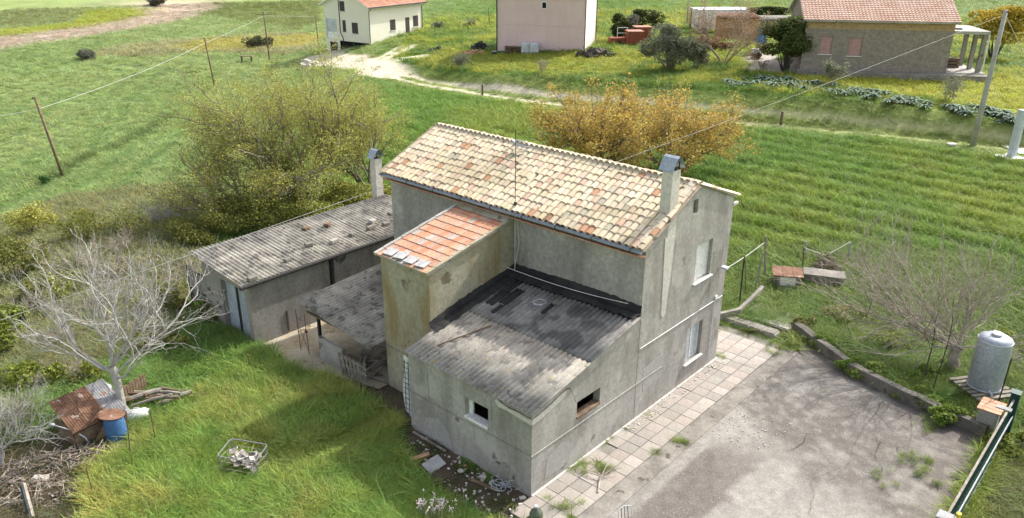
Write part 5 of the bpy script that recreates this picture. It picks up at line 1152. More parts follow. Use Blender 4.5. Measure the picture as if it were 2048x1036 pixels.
q = MB(); q.box(-.02, .5, 6.0, 7.8, .45, 2.65); lg = q.build('loggia_opening', M['glass'], cr); q = MB(); q.box(-.06, .02, 5.9, 7.9, .1, .95); q.build('parapet', M['white'], lg); MB().box(-.08, .06, 7.75, 8.0, .1, 2.7).build('pillar', M['galv'], lg)
for (a0, a1, b0, b1) in ((2.1, 3.2, 1.0, 2.4), (4.3, 4.9, 1.1, 2.6), (4.3, 5.2, 3.75, 5.0)): opening(cr, 'window', M['shutter'], a0, a1, b0, b1, 'y', sill=M['stone'], pane='split')
for (a0, a1, b0, b1, nm) in ((3.9, 5.0, 1.2, 2.6, 'window'), (7.0, 7.85, .35, 2.65, 'door'), (8.6, 9.7, 1.3, 2.75, 'window')): opening(cr, nm, M['shutter'], a0, a1, b0, b1, 'x', sill=M['stone'] if nm == 'window' else None, pane='split' if nm == 'window' else None)
def gable_roof(parent, L, W, he, hr, ov, mat, th=.14, tiles=None, cols=50, rows=18):
    """two slopes of real barrel-shaped courses"""
    V, Fs = [], []
    for sgn in (0, 1):
        n = cols * 5
        for j in range(rows + 1):
            for st_ in (0, 1):
                t = (j + st_ * .0) / rows; zz = he - ov * (hr - he) / (W / 2) + (hr - he) * (1 + ov / (W / 2)) * t + (.07 if st_ else 0); yy = -ov + (W / 2 + ov) * t; yy = yy if sgn == 0 else W - yy
                for i in range(n + 1): x = -ov + (L + 2 * ov) * i / n; V.append((x, yy, zz + .11 + .055 * abs(math.sin(math.pi * cols * i / n))))
        base = sgn * (rows + 1) * 2 * (n + 1)
        for j in range(rows):
            for i in range(n):
                a = base + (2 * j + 1) * (n + 1) + i; b = base + (2 * j + 2) * (n + 1) + i; Fs.append((a, a + 1, b + 1, b)); c_ = base + 2 * j * (n + 1) + i; Fs.append((c_, c_ + 1, a + 1, a))
    me = bpy.data.meshes.new('roof_tiles'); me.from_pydata(V, [], Fs); me.materials.append(mat); me.update(); o = bpy.data.objects.new('roof_tiles', me); COL.objects.link(o); o.parent = parent; tag(o, None, None, None, 'stuff')
    mb = MB(); e = he - ov * (hr - he) / (W / 2); mb.add([(-ov, -ov, e), (-ov, W / 2, hr), (-ov, W + ov, e), (L + ov, -ov, e), (L + ov, W / 2, hr), (L + ov, W + ov, e)] + [(-ov, -ov, e + th), (-ov, W / 2, hr + th), (-ov, W + ov, e + th), (L + ov, -ov, e + th), (L + ov, W / 2, hr + th), (L + ov, W + ov, e + th)], [(0, 1, 4, 3), (1, 2, 5, 4), (0, 6, 7, 1), (1, 7, 8, 2), (3, 4, 10, 9), (4, 5, 11, 10), (0, 3, 9, 6), (2, 8, 11, 5)])
    return mb
gable_roof(cr, Lx, Wy, He, Hr, .55, M['far_tile'], cols=52, rows=12).build('roof', M['white'], cr)
q = MB(); q.tube([(-.6, -.62, He - .12), (Lx + .6, -.62, He - .12)], .075, 6); q.tube([(-.05, -.55, He - .2), (-.05, -.06, He - .6), (-.05, -.06, 0)], .05, 6); q.tube([(Lx - .1, -.55, He - .2), (Lx - .1, -.06, He - .6), (Lx - .1, -.06, 0)], .05, 6); q.tube([(-.06, 5.35, 5.6), (-.06, 5.35, 1.0), (-.06, 4.9, .2), (-.06, 4.9, -1.5)], .05, 6); q.build('gutter', M['iron'], cr)
MB().box(5.2, 5.8, 1.6, 2.2, He + .4, He + 1.7).build('chimney', M['terracotta'], cr)
# pink house, upper middle
C1 = Vector((-1.78, 93.0, 2.0)); D1 = Vector((8.1, 90.3, 2.0)); yaw = ori(C1, D1); Lx, Wy, He = 10.1, 6.6, 6.25
pk = thing('pink_house', 'tall pink house with a plain wall and one small dark window', 'house', C1, yaw)
mb = MB(); mb.quad((0, 0, -1), (Lx, 0, -1), (Lx, 0, He), (0, 0, He)); mb.quad((0, 0, -1), (0, Wy, -1), (0, Wy, He), (0, 0, He)); mb.quad((0, Wy, -1), (Lx, Wy, -1), (Lx, Wy, He), (0, Wy, He)); mb.add([(0, 0, He), (0, Wy, He), (0, Wy / 2, He + 1.4)], [(0, 1, 2)]); mb.add([(Lx, 0, He), (Lx, Wy, He), (Lx, Wy / 2, He + 1.4)], [(0, 1, 2)]); mb.build('wall', M['pink'], pk)
MB().quad((Lx, 0, -1), (Lx, Wy, -1), (Lx, Wy, He), (Lx, 0, He)).build('side_wall', M['pink_sunlit'], pk)
opening(pk, 'window', M['dark'], 5.15, 5.62, 4.85, 5.45, 'x', frame=M['white'], sill=M['white'])
q = MB(); q.box(0, Lx + .02, -.03, -.002, 3.0, 3.07); q.box(Lx + .002, Lx + .03, 0, Wy, 3.0, 3.07); q.build('string_course', M['pink'], pk)
q = MB(); q.tube([(-.05, -.08, -.5), (-.05, -.08, He)], .06, 6); q.tube([(Lx - .05, -.06, -.5), (Lx - .05, -.06, He)], .04, 6); q.tube([(Lx + .06, Wy - .1, -.5), (Lx + .06, Wy - .1, He)], .05, 6); q.build('downpipe', M['iron'], pk)
MB().box(-.25, Lx + .25, -.35, -.002, He - .05, He + .06).build('eaves', M['concrete'], pk)
gable_roof(pk, Lx, Wy, He + .1, He + 1.5, .3, M['far_tile'], cols=40, rows=10).build('roof', M['concrete'], pk)
# grey brick house on the bank, upper right
C2 = Vector((27.02, 76.04, 2.95)); D2 = Vector((39.87, 74.18, 2.95)); yaw = ori(C2, D2); Lx, Wy, He = 12.95, 8.0, 4.45
gb = thing('block_house', 'low grey block house with pink shutters and a long tiled roof', 'house', C2, yaw)
m_, n_, b_ = new_mat('grey_blockwork', .95); bt = ND(n_, 'ShaderNodeTexBrick'); vv = coords(n_)
cmb = ND(n_, 'ShaderNodeCombineXYZ'); sp = ND(n_, 'ShaderNodeSeparateXYZ'); n_.links.new(vv, sp.inputs[0]); ad = ND(n_, 'ShaderNodeMath', operation='ADD'); n_.links.new(sp.outputs[0], ad.inputs[0]); n_.links.new(sp.outputs[1], ad.inputs[1]); n_.links.new(ad.outputs[0], cmb.inputs[0]); n_.links.new(sp.outputs[2], cmb.inputs[1]); n_.links.new(cmb.outputs[0], bt.inputs['Vector'])
bt.inputs['Color1'].default_value = (.285, .245, .205, 1); bt.inputs['Color2'].default_value = (.235, .205, .17, 1); bt.inputs['Mortar'].default_value = (.205, .18, .15, 1); bt.inputs['Scale'].default_value = 1; bt.inputs['Brick Width'].default_value = .5; bt.inputs['Row Height'].default_value = .21; bt.inputs['Mortar Size'].default_value = .016
nf = noise(n_, vv, 3, 5, .65); n_.links.new(mix(n_, 1, bt.outputs['Color'], ramp(n_, nf, [(.3, .75), (.7, 1.25)]), 'MULTIPLY'), b_.inputs['Base Color']); bump(n_, b_, bt.outputs['Fac'], -.6, .03); M['block'] = m_
mb = MB(); wall_rect(mb, (0, 0, 0), (1, 0, 0), (0, Lx, -.6, He - .82), [(1.5, 2.55, 1.35, 2.95), (4.05, 5.2, 1.25, 2.85)], .14, (0, -1, 0)); mb.quad((Lx, 0, -.6), (Lx, Wy, -.6), (Lx, Wy, He), (Lx, 0, He)); mb.quad((0, 0, -.6), (0, Wy, -.6), (0, Wy, He), (0, 0, He)); mb.add([(0, 0, He), (0, Wy, He), (0, Wy / 2, He + 2.0)], [(0, 1, 2)]); mb.add([(Lx, 0, He), (Lx, Wy, He), (Lx, Wy / 2, He + 2.0)], [(0, 1, 2)]); mb.build('wall', M['block'], gb)
for (a0, a1, b0, b1) in ((1.5, 2.55, 1.35, 2.95), (4.05, 5.2, 1.25, 2.85)):
    s_ = MB().box(a0, a1, .09, .12, b0, b1).build('shutter', M['pink_shutter'], gb); MB().box(a0 - .1, a1 + .1, -.07, .08, b0 - .08, b0 - .005).build('sill', M['stone'], s_); q = MB()
    for i in range(12): q.box(a0 + .02, a1 - .02, .08, .09, b0 + .02 + i * .13, b0 + .12 + i * .13)
    q.build('slats', M['pink_shutter'], s_)
r9 = random.Random(9); mb = MB()
for j in range(7):
    z = He - .82 + j * .11; x = .0
    while x < Lx - .02:
        l_ = min(r9.uniform(.22, .28), Lx - x); d_ = r9.uniform(-.05, .035); mb.box(x + .006, x + l_ - .008, -d_ - .02, .14, z + .004, z + .102); x += l_
mb.build('brick_courses', wear('yellow_bricks', (.40, .27, .14), (.50, .36, .20), 3.0, .95, 8, .2), gb); tag(gb.children[-1], None, None, None, 'stuff')
gable_roof(gb, Lx, Wy, He, He + 2.1, .35, wear('pale_red_tiles', (.50, .32, .245), (.60, .43, .35), 1.0, .85, 9, .2), cols=44, rows=16).build('roof', M['concrete'], gb)
MB().box(-.4, Lx + 3.6, -1.3, -.0, -.75, -.12).build('plinth', M['concrete_dark'], gb)
pc = MB().box(Lx + .02, Lx + 3.2, .3, 5.6, 3.35, 3.62).build('porch_slab', M['concrete'], gb)
for a, b in ((2.9, .6), (2.9, 2.6), (2.9, 4.8), (1.4, 4.8), (.7, 4.9)): MB().box(Lx + a - .17, Lx + a + .17, b - .17, b + .17, -.1, 3.35).build('column', M['plaster_dark'], gb)
MB().box(Lx + .02, Lx + 3.4, .0, 6.0, -.6, -.05).build('porch_floor', M['concrete'], gb); q = MB(); q.tube([(Lx + 3.2, .35, 3.3), (Lx + 3.2, .35, 0)], .05, 6); q.build('downpipe', M['white'], gb)
MB().box(Lx + .5, Lx + 1.2, 1.5, 2.0, 3.622, 3.72).build('roof_hatch', M['dark'], gb)
crate_h = thing('timber_stack', 'pile of brown timber stacked under the grey house porch', 'timber', gb.matrix_basis @ Vector((Lx + 1.3, 3.6, -.04)), yaw)
for i in range(9): MB().box(-.9, .9, -.45 + (i % 3) * .3, -.18 + (i % 3) * .3, (i // 3) * .3, (i // 3) * .3 + .24).build('beam', M['brown_wood'], crate_h)
tag(MB().box(-.6, .6, -.03, .03, 0, 1.0).build('white_sheet', M['white'], None, loc=gb.matrix_basis @ Vector((Lx + .9, 5.3, 2.1)), rz=yaw), 'white sheet hanging under the grey house porch roof', 'sheet')

# ------------------------------------------------------------------ things standing about the distant houses
def gp(px, py): return at(px, py)
def ibc(label, px, py, tall, rz=0.0):
    t = thing('liquid_tote', label, 'tank', gp(px, py), rz, 'white liquid totes by the pink house'); MB().box(-.46, .46, -.46, .46, .16, tall).build('bottle', M['tarp'], t, bevel=.06); q = MB()
    for i in range(6):
        x = -.5 + i * .2
        for y in (-.5, .5): q.tube([(x, y, .14), (x, y, tall + .03)], .014, 4).tube([(y, x, .14), (y, x, tall + .03)], .014, 4)
    for k in range(5):
        z = .2 + k * (tall - .2) / 4.0; q.tube([(-.5, -.5, z), (.5, -.5, z), (.5, .5, z), (-.5, .5, z), (-.5, -.5, z)], .014, 4)
    q.build('cage', M['galv'], t); MB().box(-.5, .5, -.5, .5, 0, .13).build('pallet_base', M['wood'], t); return t
ibc('caged white liquid tote beside the wood stack of the pink house', 1051, 107, 1.15); ibc('right hand caged liquid tote standing by the pink house', 1068, 107, 1.12, .05)
r10 = random.Random(10)
ws = thing('firewood_stack', 'stack of split firewood against the pink house wall', 'firewood', gp(1026, 106)); 
for i in range(40):
    x, z = -.85 + (i % 10) * .19, .1 + (i // 10) * .2
    MB().tube([(x + r10.uniform(-.02, .02), -.45, z), (x, .45, z)], r10.uniform(.07, .1), 6).build('log', M['brown_wood'], ws)
o = MB().box(-.9, .9, -.4, .4, 0, .25).build('crate', M['green_paint'], None, bevel=.03); o.location = gp(1000, 107); tag(o, 'low dark green crate at the pink house corner', 'crate')
def heap(name, label, cat, px, py, n, rx, ry, h_, smin, smax, mat, seed, stuff=True):
    r = random.Random(seed); mb = MB()
    for i in range(n):
        a, q_ = r.uniform(0, 6.28), math.sqrt(r.random()); x, y = rx * q_ * math.cos(a), ry * q_ * math.sin(a); z = h_ * (1 - q_) * r.random(); s_ = r.uniform(smin, smax)
        mb.box(-s_, s_, -s_ * r.uniform(.4, .9), s_ * r.uniform(.4, .9), -s_ * .4, s_ * .5, M=Matrix.Translation((x, y, z + s_ * .2)) @ Euler((r.uniform(-.6, .6), r.uniform(-.6, .6), r.uniform(0, 6.28))).to_matrix().to_4x4())
    o = mb.build(name, M[mat]); o.location = gp(px, py); return tag(o, label, cat, None, 'stuff' if stuff else None)
heap('rubble_heap', 'heap of pinkish broken bricks left of the pink house', 'rubble', 950, 107, 90, 1.6, .9, .5, .06, .18, 'terracotta', 41); heap('scrap_heap', 'dark scrap heap behind the brick rubble of the pink house', 'scrap', 960, 98, 30, 1.1, .7, .9, .12, .35, 'iron', 42)
heap('scrap_heap', 'small black scrap heap on the grass between the houses', 'scrap', 873, 103, 22, .9, .5, .5, .12, .3, 'iron', 43)
heap('branch_heap', 'dark heap of vine prunings at the pink house right corner', 'prunings', 1190, 112, 60, 1.9, 1.0, .9, .05, .5, 'bark_dark', 44)
heap('stone_heap', 'wrapped pale stone bales at the head of the farm track', 'bales', 622, 134, 26, 1.3, .8, .9, .25, .5, 'pale_stone', 45)
heap('scrap_heap', 'pile of scrap and pots behind the grey olive tree', 'scrap', 1340, 84, 40, 1.3, .9, .6, .08, .3, 'rust', 46)
# rusty iron boxes and trailer right of the pink house
def ibox(label, px, py, w_, d_, h_, rz): 
    t = thing('iron_container', label, 'container', gp(px, py), rz, 'rusty red iron boxes'); MB().box(0, w_, 0, d_, 0, h_).build('body', M['red_iron'], t, bevel=.02); MB().box(-.05, w_ + .05, -.05, d_ + .05, h_ + .002, h_ + .07).build('lid', M['red_lid'], t); q = MB()
    for i in range(4): q.box(.1 + i * (w_ - .25) / 3, .16 + i * (w_ - .25) / 3, -.03, -.002, .03, h_ - .02)
    q.build('rib', M['red_iron'], t); return t
M['red_iron'] = wear('red_iron', (.20, .055, .03), (.26, .085, .05), 1.5, .7, 9, .1); M['red_lid'] = wear('red_lid', (.36, .16, .11), (.43, .21, .15), 1.5, .7, 9, .1)
ibox('front rusty red iron box near the dark hedge', 1256, 93, 1.75, 1.6, 1.6, .12); ibox('rear rusty red iron box close behind the front one', 1270, 86, 1.9, 1.6, 1.75, .12)
trl = thing('farm_trailer', 'small red farm trailer with a white rail beside the rusty boxes', 'trailer', gp(1235, 90), .1); MB().box(-1.0, 1.0, -.6, .6, .35, .85).build('bed', M['red_iron'], trl, bevel=.03); q = MB()
for x in (-.2, .95): q.tube([(x, -.5, .85), (x, -.5, 2.0)], .035, 5)
q.tube([(-.2, -.5, 2.0), (.95, -.5, 2.0)], .035, 5).tube([(-.2, -.5, 1.4), (.95, -.5, 1.4)], .03, 5); q.build('rail', M['white'], trl)
for y in (-.62, .62): q = MB().tube([(0, y - .08, .3), (0, y + .08, .3)], .3, 14).build('wheel', M['iron'], trl)
# white lorry body and lean-to behind the copper tree
lor = thing('lorry_body', 'white box body of a lorry parked behind the russet tree', 'lorry', gp(1392, 70), .10); MB().box(0, 6.2, 0, 2.3, .7, 2.9).build('body', M['white'], lor, bevel=.04); MB().box(-.05, 6.25, -.05, 2.35, 2.902, 3.0).build('roof', M['tarp'], lor)
for x in (.9, 4.9): MB().tube([(x, -.02, .5), (x, .3, .5)], .5, 14).build('wheel', M['iron'], lor)
q = MB()
for i in range(8): q.box(.2 + i * .8, .26 + i * .8, -.03, -.002, .75, 2.85)
q.build('rib', M['galv'], lor)
pile = thing('sheet_stack', 'stack of pale sheets on a rack behind the lorry body', 'sheets', gp(1420, 58), .1)
for i in range(6): MB().box(-2.6, 4.6, -1, 1.2, 2.0 + i * .12, 2.07 + i * .12).build('sheet', M['tarp'] if i % 2 else M['rust'], pile)
for x in (-2.4, 4.4): MB().box(x - .08, x + .08, -.9, 1.1, 0, 2.0).build('leg', M['rust_iron'], pile)
bs = thing('brown_shed', 'brown reed walled lean-to right of the russet tree', 'shed', gp(1478, 82), .12); MB().box(-2.2, 2.2, 0, 2.4, 0, 2.6).build('wall', wear('reed_wall', (.30, .17, .085), (.42, .26, .14), 3, .95, 14, .4), bs)
corrugated('roof_sheet', M['rust'], bs, (-2.5, -.3, 2.62), (1, 0, 0), (0, 1, .12), 5.0, 3.0, .2, .03)
bw = thing('dark_shed', 'dark grey low shed between the reed lean-to and the green tree', 'shed', gp(1545, 76), .05); MB().box(-2.6, 2.8, 0, 2.5, 0, 2.2).build('wall', M['concrete_dark'], bw); corrugated('roof_sheet', M['eternit'], bw, (-2.9, -.3, 2.22), (1, 0, 0), (0, 1, .08), 5.9, 3.0, .2, .03)
# folded blue parasol, white motor cultivator and gravel corner
ps = thing('parasol', 'folded blue parasol on a pale stand beside the green tree', 'parasol', gp(1519, 107), 0); MB().tube([(0, 0, 0), (0, 0, 2.9)], .03, 6).build('pole', M['white'], ps); q = MB(); n = 12; V_ = []
for j, (z, r_) in enumerate(((1.1, .62), (1.7, .5), (2.3, .3), (2.85, .05))):
    for i in range(n): a = 6.283 * i / n; k = r_ * (1.0 if i % 2 else .62); V_.append((k * math.cos(a), k * math.sin(a), z))
q.add(V_, [(j * n + i, j * n + (i + 1) % n, (j + 1) * n + (i + 1) % n, (j + 1) * n + i) for j in range(3) for i in range(n)]); q.build('canopy', wear('blue_cloth', (.07, .22, .42), (.11, .29, .50), 2, .8, 8, .1), ps)
cu = thing('motor_cultivator', 'white and dark garden machine parked below the blue parasol', 'cultivator', gp(1512, 116), .2); MB().box(-.5, .3, -.3, .3, .45, .95).build('engine', M['white'], cu, bevel=.06); MB().box(-.2, .5, -.25, .25, .2, .45).build('chassis', M['iron'], cu)
for y in (-.42, .42): MB().tube([(0, y - .08, .3), (0, y + .08, .3)], .3, 14).build('wheel', M['iron'], cu)
for y in (-.2, .2): MB().tube([(.3, y, .8), (1.1, y * 1.8, 1.15)], .025, 5).build('handle', M['galv'], cu)
# marker posts along the track, field table, small white box
for (px, py, top, lb) in ((965, 192, 169, 'short dark marker post beside the track left of the ochre tree'), (1561, 252, 223, 'short dark marker post beside the track right of the ochre tree')):
    P = at(px, py); h_ = at_y(px + 2, top, P.y).z - P.z; t = thing('marker_post', lb, 'post', P); MB().box(-.09, .09, -.09, .09, -.1, h_).build('shaft', M['brown_wood'], t, bevel=.02); MB().box(-.2, .2, -.2, .2, -.05, .06).build('footing', M['pale_stone'], t)
ft = thing('field_table', 'small rough brown table standing by the wooden power pole', 'table', at(494, 125), .1); MB().box(-.8, .8, -.4, .4, .85, .93).build('tabletop', M['brown_wood'], ft)
for x in (-.65, .65):
    for y in (-.3, .3): MB().box(x - .05, x + .05, y - .05, y + .05, -.05, .85).build('leg', M['rust_iron'], ft)
o = MB().box(-.3, .3, -.2, .2, -.05, .2).build('stone_box', M['stone'], None, bevel=.02); o.location = at(1903, 292); tag(o, 'small white stone box in the crop left of the concrete pole', 'box')
gpst = thing('steel_column', 'white steel column on a pale footing at the right border', 'column', at(2020, 316), .3); MB().box(-.85, .75, -.75, .75, -.05, .14).build('footing', M['white'], gpst, bevel=.02)
dcol = at_y(2050, 222, at(2020, 312).y) - at(2020, 312); MB().box(-.15, .15, -.2, .2, .14, dcol.z + .2).build('shaft', M['galv'], gpst, bevel=.01); MB().box(.22, .42, -.12, .12, .14, dcol.z + .1).build('leaf', M['tarp'], gpst); MB().box(.15, .22, -.05, .05, .9, 1.0).build('hinge', M['iron'], gpst); MB().box(.15, .22, -.05, .05, 2.0, 2.1).build('hinge', M['iron'], gpst)
o = MB().box(-2.2, 2.2, -1.2, 1.2, 0, .06).build('concrete_pad', M['stone']); P = at(2080, 300); o.location = P; tag(o, 'pale concrete pad behind the white steel column', 'pad')
print('far', round(time.time() - T0, 1))
# trees round the distant houses
bush('olive_tree', 'large rounded grey green olive tree on the bank crest', 'tree', at(1338, 138), 201, 3.2, 2.2, 4.3, 13000, .09, TOL, trunk=.4, blobs=16)
bush('olive_tree', 'smaller paler olive bush right of the large olive tree', 'tree', at(1392, 140), 202, 1.4, 1.1, 2.4, 3500, .085, [(.19, .20, .125), (.15, .165, .10)], trunk=.3, blobs=9)
tree('russet_tree', 'bare russet leaved tree in front of the white lorry body', 'tree', at(1447, 127), 203, 8.2, 3.0, 3, PO, .11, 6500, .065, TRD, 'bark_grey', .16, upz=1.0)
bush('russet_shrub', 'russet leaved shrub around the foot of the lorry body', 'shrub', at(1425, 104), 204, 2.6, 1.2, 1.9, 3500, .10, TRD, blobs=14)
bush('citrus_tree', 'dense dark green citrus tree at the grey house corner', 'tree', at(1570, 143), 205, 2.7, 2.0, 5.4, 16000, .11, [(.075, .11, .03), (.10, .13, .035), (.14, .155, .05)], bark='bark_dark', trunk=.7, blobs=26, squash=.28)
bush('mimosa_tree', 'golden yellow mimosa tree behind the concrete pole', 'tree', at(1985, 120), 206, 3.6, 2.6, 5.6, 9000, .12, TYL, bark='bark_dark', trunk=1.2, blobs=22, squash=.25)
for k, (px, py, rx, rz2, n, lb) in enumerate(((1232, 85, 1.7, 4.3, 4200, 'dark conical evergreen right beside the pink house'), (1292, 62, 2.3, 3.6, 4200, 'round dark evergreen above the rusty iron boxes'), (1262, 70, 2.0, 2.8, 2200, 'grey twiggy bush between the two dark evergreens'))):
    bush('evergreen' if k < 2 else 'shrub', lb, 'tree' if k < 2 else 'shrub', at(px, py), 210 + k, rx, 1.4, rz2, n, .12, TDK if k < 2 else [(.17, .16, .13), (.13, .13, .10)], bark='bark_dark', blobs=12, squash=.35)
bush('hedge', 'clipped dark green hedge left of the tiled roof', 'hedge', at(1535, 38), 214, 3.8, .9, 2.3, 5000, .12, TDK + [(.06, .10, .02)], bark='bark_dark', blobs=26, squash=.3)
bush('hedge', 'brown and green hedge row behind the lorry body', 'hedge', at(1460, 36), 215, 3.5, .9, 1.8, 3000, .12, [(.13, .12, .07), (.09, .11, .05)], bark='bark_dark', blobs=22, squash=.3)
bush('bush', 'dark rounded bush in the yellow meadow by the power pole', 'bush', at(520, 96), 216, 2.6, 1.7, 2.0, 3200, .12, [(.09, .095, .05), (.12, .12, .07)], blobs=14)
bush('bush', 'lone grey bush out in the crop field on the left', 'bush', at(170, 119), 217, 1.7, 1.3, 1.5, 1600, .12, [(.17, .17, .13), (.13, .135, .10)], blobs=9)
bush('bush', 'small round bush behind the cream house right end', 'bush', at(876, 59), 218, 1.0, .9, 1.3, 900, .1, TOL, blobs=7)
bush('bush', 'small dark bush on the slope left of the pink house', 'bush', at(941, 54), 219, 1.2, 1.0, 1.2, 900, .1, TOL, blobs=7)
bush('bush', 'grey bush at the far end of the straw lane', 'bush', at(318, 12), 220, 3.5, 2, 2.6, 1500, .22, [(.19, .17, .13)], blobs=10)
bush('bush', 'dark green plant clump beside the first power pole', 'bush', at(90, 367), 221, .5, .5, .6, 500, .08, [(.05, .12, .03)], blobs=6)
for k, (px, py, h_, lb) in enumerate(((925, 136, 2.0, 'small pale olive sapling on the grass below the rubble'), (1085, 146, 2.0, 'thin bare sapling below the liquid totes'), (1664, 172, 2.8, 'pale leafy young tree below the pink shutters'), (1895, 205, 3.0, 'thin young olive tree in the yellow flowers'), (1525, 140, 1.6, 'bare grey shrub at the gravel corner'))):
    tree('young_tree', lb, 'tree', at(px, py), 230 + k, h_, .3, 3, PG if k == 4 else PO, .035, [900, 120, 1500, 700, 100][k], .075, TOL + ([(.24, .25, .15)] if k == 2 else []), 'bark_grey', .12)
# row of glaucous artichoke plants along the crest of the bank
def artichoke(seed):
    r = random.Random(seed); mb = MB(); C = []
    for k in range(22):
        a, el, L = r.uniform(0, 6.283), r.uniform(.35, 1.1), r.uniform(.55, .95); d = Vector((math.cos(a), math.sin(a), 0)); s_ = Vector((-math.sin(a), math.cos(a), 0)); w_ = r.uniform(.07, .12)
        p = [Vector((0, 0, 0)), d * L * .45 * math.cos(el) + Vector((0, 0, L * .5 * math.sin(el) + .05)), d * L * .8 * math.cos(el * .8) + Vector((0, 0, L * .62 * math.sin(el))), d * L + Vector((0, 0, L * .45 * math.sin(el)))]
        ws_ = (.3, 1, .8, .1); V = []
        for q_, k_ in zip(p, ws_): V += [q_ - s_ * w_ * k_ + Vector((0, 0, .03 * k_)), q_, q_ + s_ * w_ * k_ + Vector((0, 0, .03 * k_))]
        mb.add(V, [(3 * i + j, 3 * i + j + 1, 3 * i + j + 4, 3 * i + j + 3) for i in range(3) for j in range(2)])
    return mb.mesh('artichoke_leaves', M['glauc'])
M['glauc'] = wear('glaucous_leaf', (.10, .16, .105), (.155, .22, .15), 4, .7, 10, 0)
AM = [artichoke(k) for k in range(4)]; r11 = random.Random(77); crest = [(1455, 168), (1530, 167), (1600, 172), (1690, 186), (1760, 200), (1850, 212), (1920, 222), (1990, 236), (2060, 256)]
for i in range(96):
    f = i / 95 * (len(crest) - 1); a, b = crest[min(int(f), len(crest) - 2)], crest[min(int(f), len(crest) - 2) + 1]; t = f - min(int(f), len(crest) - 2); px, py = a[0] + (b[0] - a[0]) * t, a[1] + (b[1] - a[1]) * t
    if 1865 < px < 1900: continue
    P = at(px + r11.uniform(-8, 8), py + r11.uniform(-9, 7)); o = bpy.data.objects.new('artichoke_plant', AM[i % 4]); COL.objects.link(o); o.location = P; k = r11.uniform(.6, 1.15); o.scale = (k, k, k * .9); o.rotation_euler = (0, 0, r11.uniform(0, 6.28)); tag(o, 'grey green artichoke plant in the row along the bank crest', 'plant', 'artichoke plants along the bank crest')
print('far trees', round(time.time() - T0, 1))

# ------------------------------------------------------------------ near things: left front
def rod(mb, a, b, r_=.012, n=5): return mb.tube([a, b], r_, n)
def local(P, *pxs): return [at(*p) - P for p in pxs]
# wire crate full of broken tiles
P = at(490, 935); cz = thing('wire_crate', 'bent wire crate filled with broken tiles in the long grass', 'crate', P, YAW - R(62)); q = MB(); a, b, zz = .62, .40, .62
def rrect(a, b, z, r_=.12, tilt=0.0):
    out = []
    for (sx, sy, a0) in ((1, 1, 0), (-1, 1, 90), (-1, -1, 180), (1, -1, 270)):
        for k in range(4): t = R(a0 + k * 30); out.append((sx * (a - r_) + r_ * math.cos(t), sy * (b - r_) + r_ * math.sin(t), z + tilt * (sy * (b - r_))))
    return out + [out[0]]
q.tube(rrect(a, b, zz, .12, .12), .016, 6, cap=False); q.build('top_rim', M['zinc_old'], cz); q = MB()
for z in (.18, .42): q.tube(rrect(a, b, z), .009, 5, cap=False)
for k in range(16): p = rrect(a, b, 0)[k]; q.tube([(p[0], p[1], .02), (p[0] * 1.0, p[1], zz + .12 * p[1])], .007, 4)
for k in range(7): q.tube([(-a + .2 * k, -b, .03), (-a + .2 * k, b, .03)], .006, 4)
q.tube([(-.3, .1, .5), (.1, -.2, .62)], .014, 5); q.build('wire_sides', M['wood'], cz)
r12 = random.Random(3)
for i in range(42):
    sx, sy, sz_ = r12.uniform(.07, .17), r12.uniform(.05, .10), .012
    o = MB().box(-sx, sx, -sy, sy, -sz_, sz_).build('broken_tile', M['pale_stone'] if r12.random() < .45 else M['wood'] if r12.random() < .5 else M['concrete_dark'], None); o.parent = cz; o.location = (r12.uniform(-.46, .46), r12.uniform(-.26, .26), .16 + r12.uniform(0, .30)); o.rotation_euler = (r12.uniform(-.9, .9), r12.uniform(-.9, .9), r12.uniform(0, 6.28))
# blue barrel with rusty lid, rusty hut roof, white drum, logs
P = at(236, 880); br_ = thing('barrel', 'blue plastic barrel under a round rusty lid below the bare fig', 'barrel', P)
MB().lathe([(.26, 0), (.30, .06), (.31, .3), (.32, .34), (.31, .38), (.31, .62), (.28, .80), (.26, .86)], 20).build('body', M['blue'], br_, smooth=True); o = MB().lathe([(.0, 0), (.40, .0), (.41, .02), (.0, .03)], 14).build('lid', M['rust'], br_); o.location = (-.08, .06, .90); o.rotation_euler = (-.10, .16, .3)
P = at(195, 855); ht = thing('rusty_hut', 'low hut of rusty and grey sheets beside the bare fig trunk', 'hut', P, R(52)); 
for k, (mt, x) in enumerate((('rust', -1.0), ('rust', -.45), ('zinc_old', .12))):
    o = corrugated('roof_sheet', M[mt], ht, (x, -.75, .62 + .012 * k), (1, 0, .06), (0, 1, .42), .60, 1.5, .076, .010, seg=4); 
q = MB(); q.box(-.95, .65, -.68, -.64, 0, .55); q.box(-.98, -.94, -.64, .6, 0, .7); q.box(.62, .66, -.64, .6, 0, .7); q.build('boards', M['brown_wood'], ht); q = MB(); q.box(.66, .80, -.6, .62, .78, .82, M=Matrix.Rotation(.40, 4, 'X')); q.build('ridge_plank', M['zinc_old'], ht)
P = at(277, 842); dr = thing('white_drum', 'small white plastic drum lying at the foot of the bare fig', 'drum', P + Vector((0, 0, .24)), R(20)); q = MB(); 
prof = [(.05, -.34), (.16, -.32), (.20, -.26), (.20, .26), (.16, .32), (.05, .34)]; q.lathe(prof, 16); o = q.build('body', M['white'], dr, smooth=True); o.rotation_euler = (0, R(90), 0); o = MB().lathe([(.05, 0), (.05, .06), (0, .06)], 10).build('cap', M['white'], dr); o.location = (.34, 0, .1); o.rotation_euler = (0, R(90), 0); MB().tube([(-.12, 0, .19), (-.08, 0, .27), (.08, 0, .27), (.12, 0, .19)], .015, 5).build('handle', M['white'], dr)
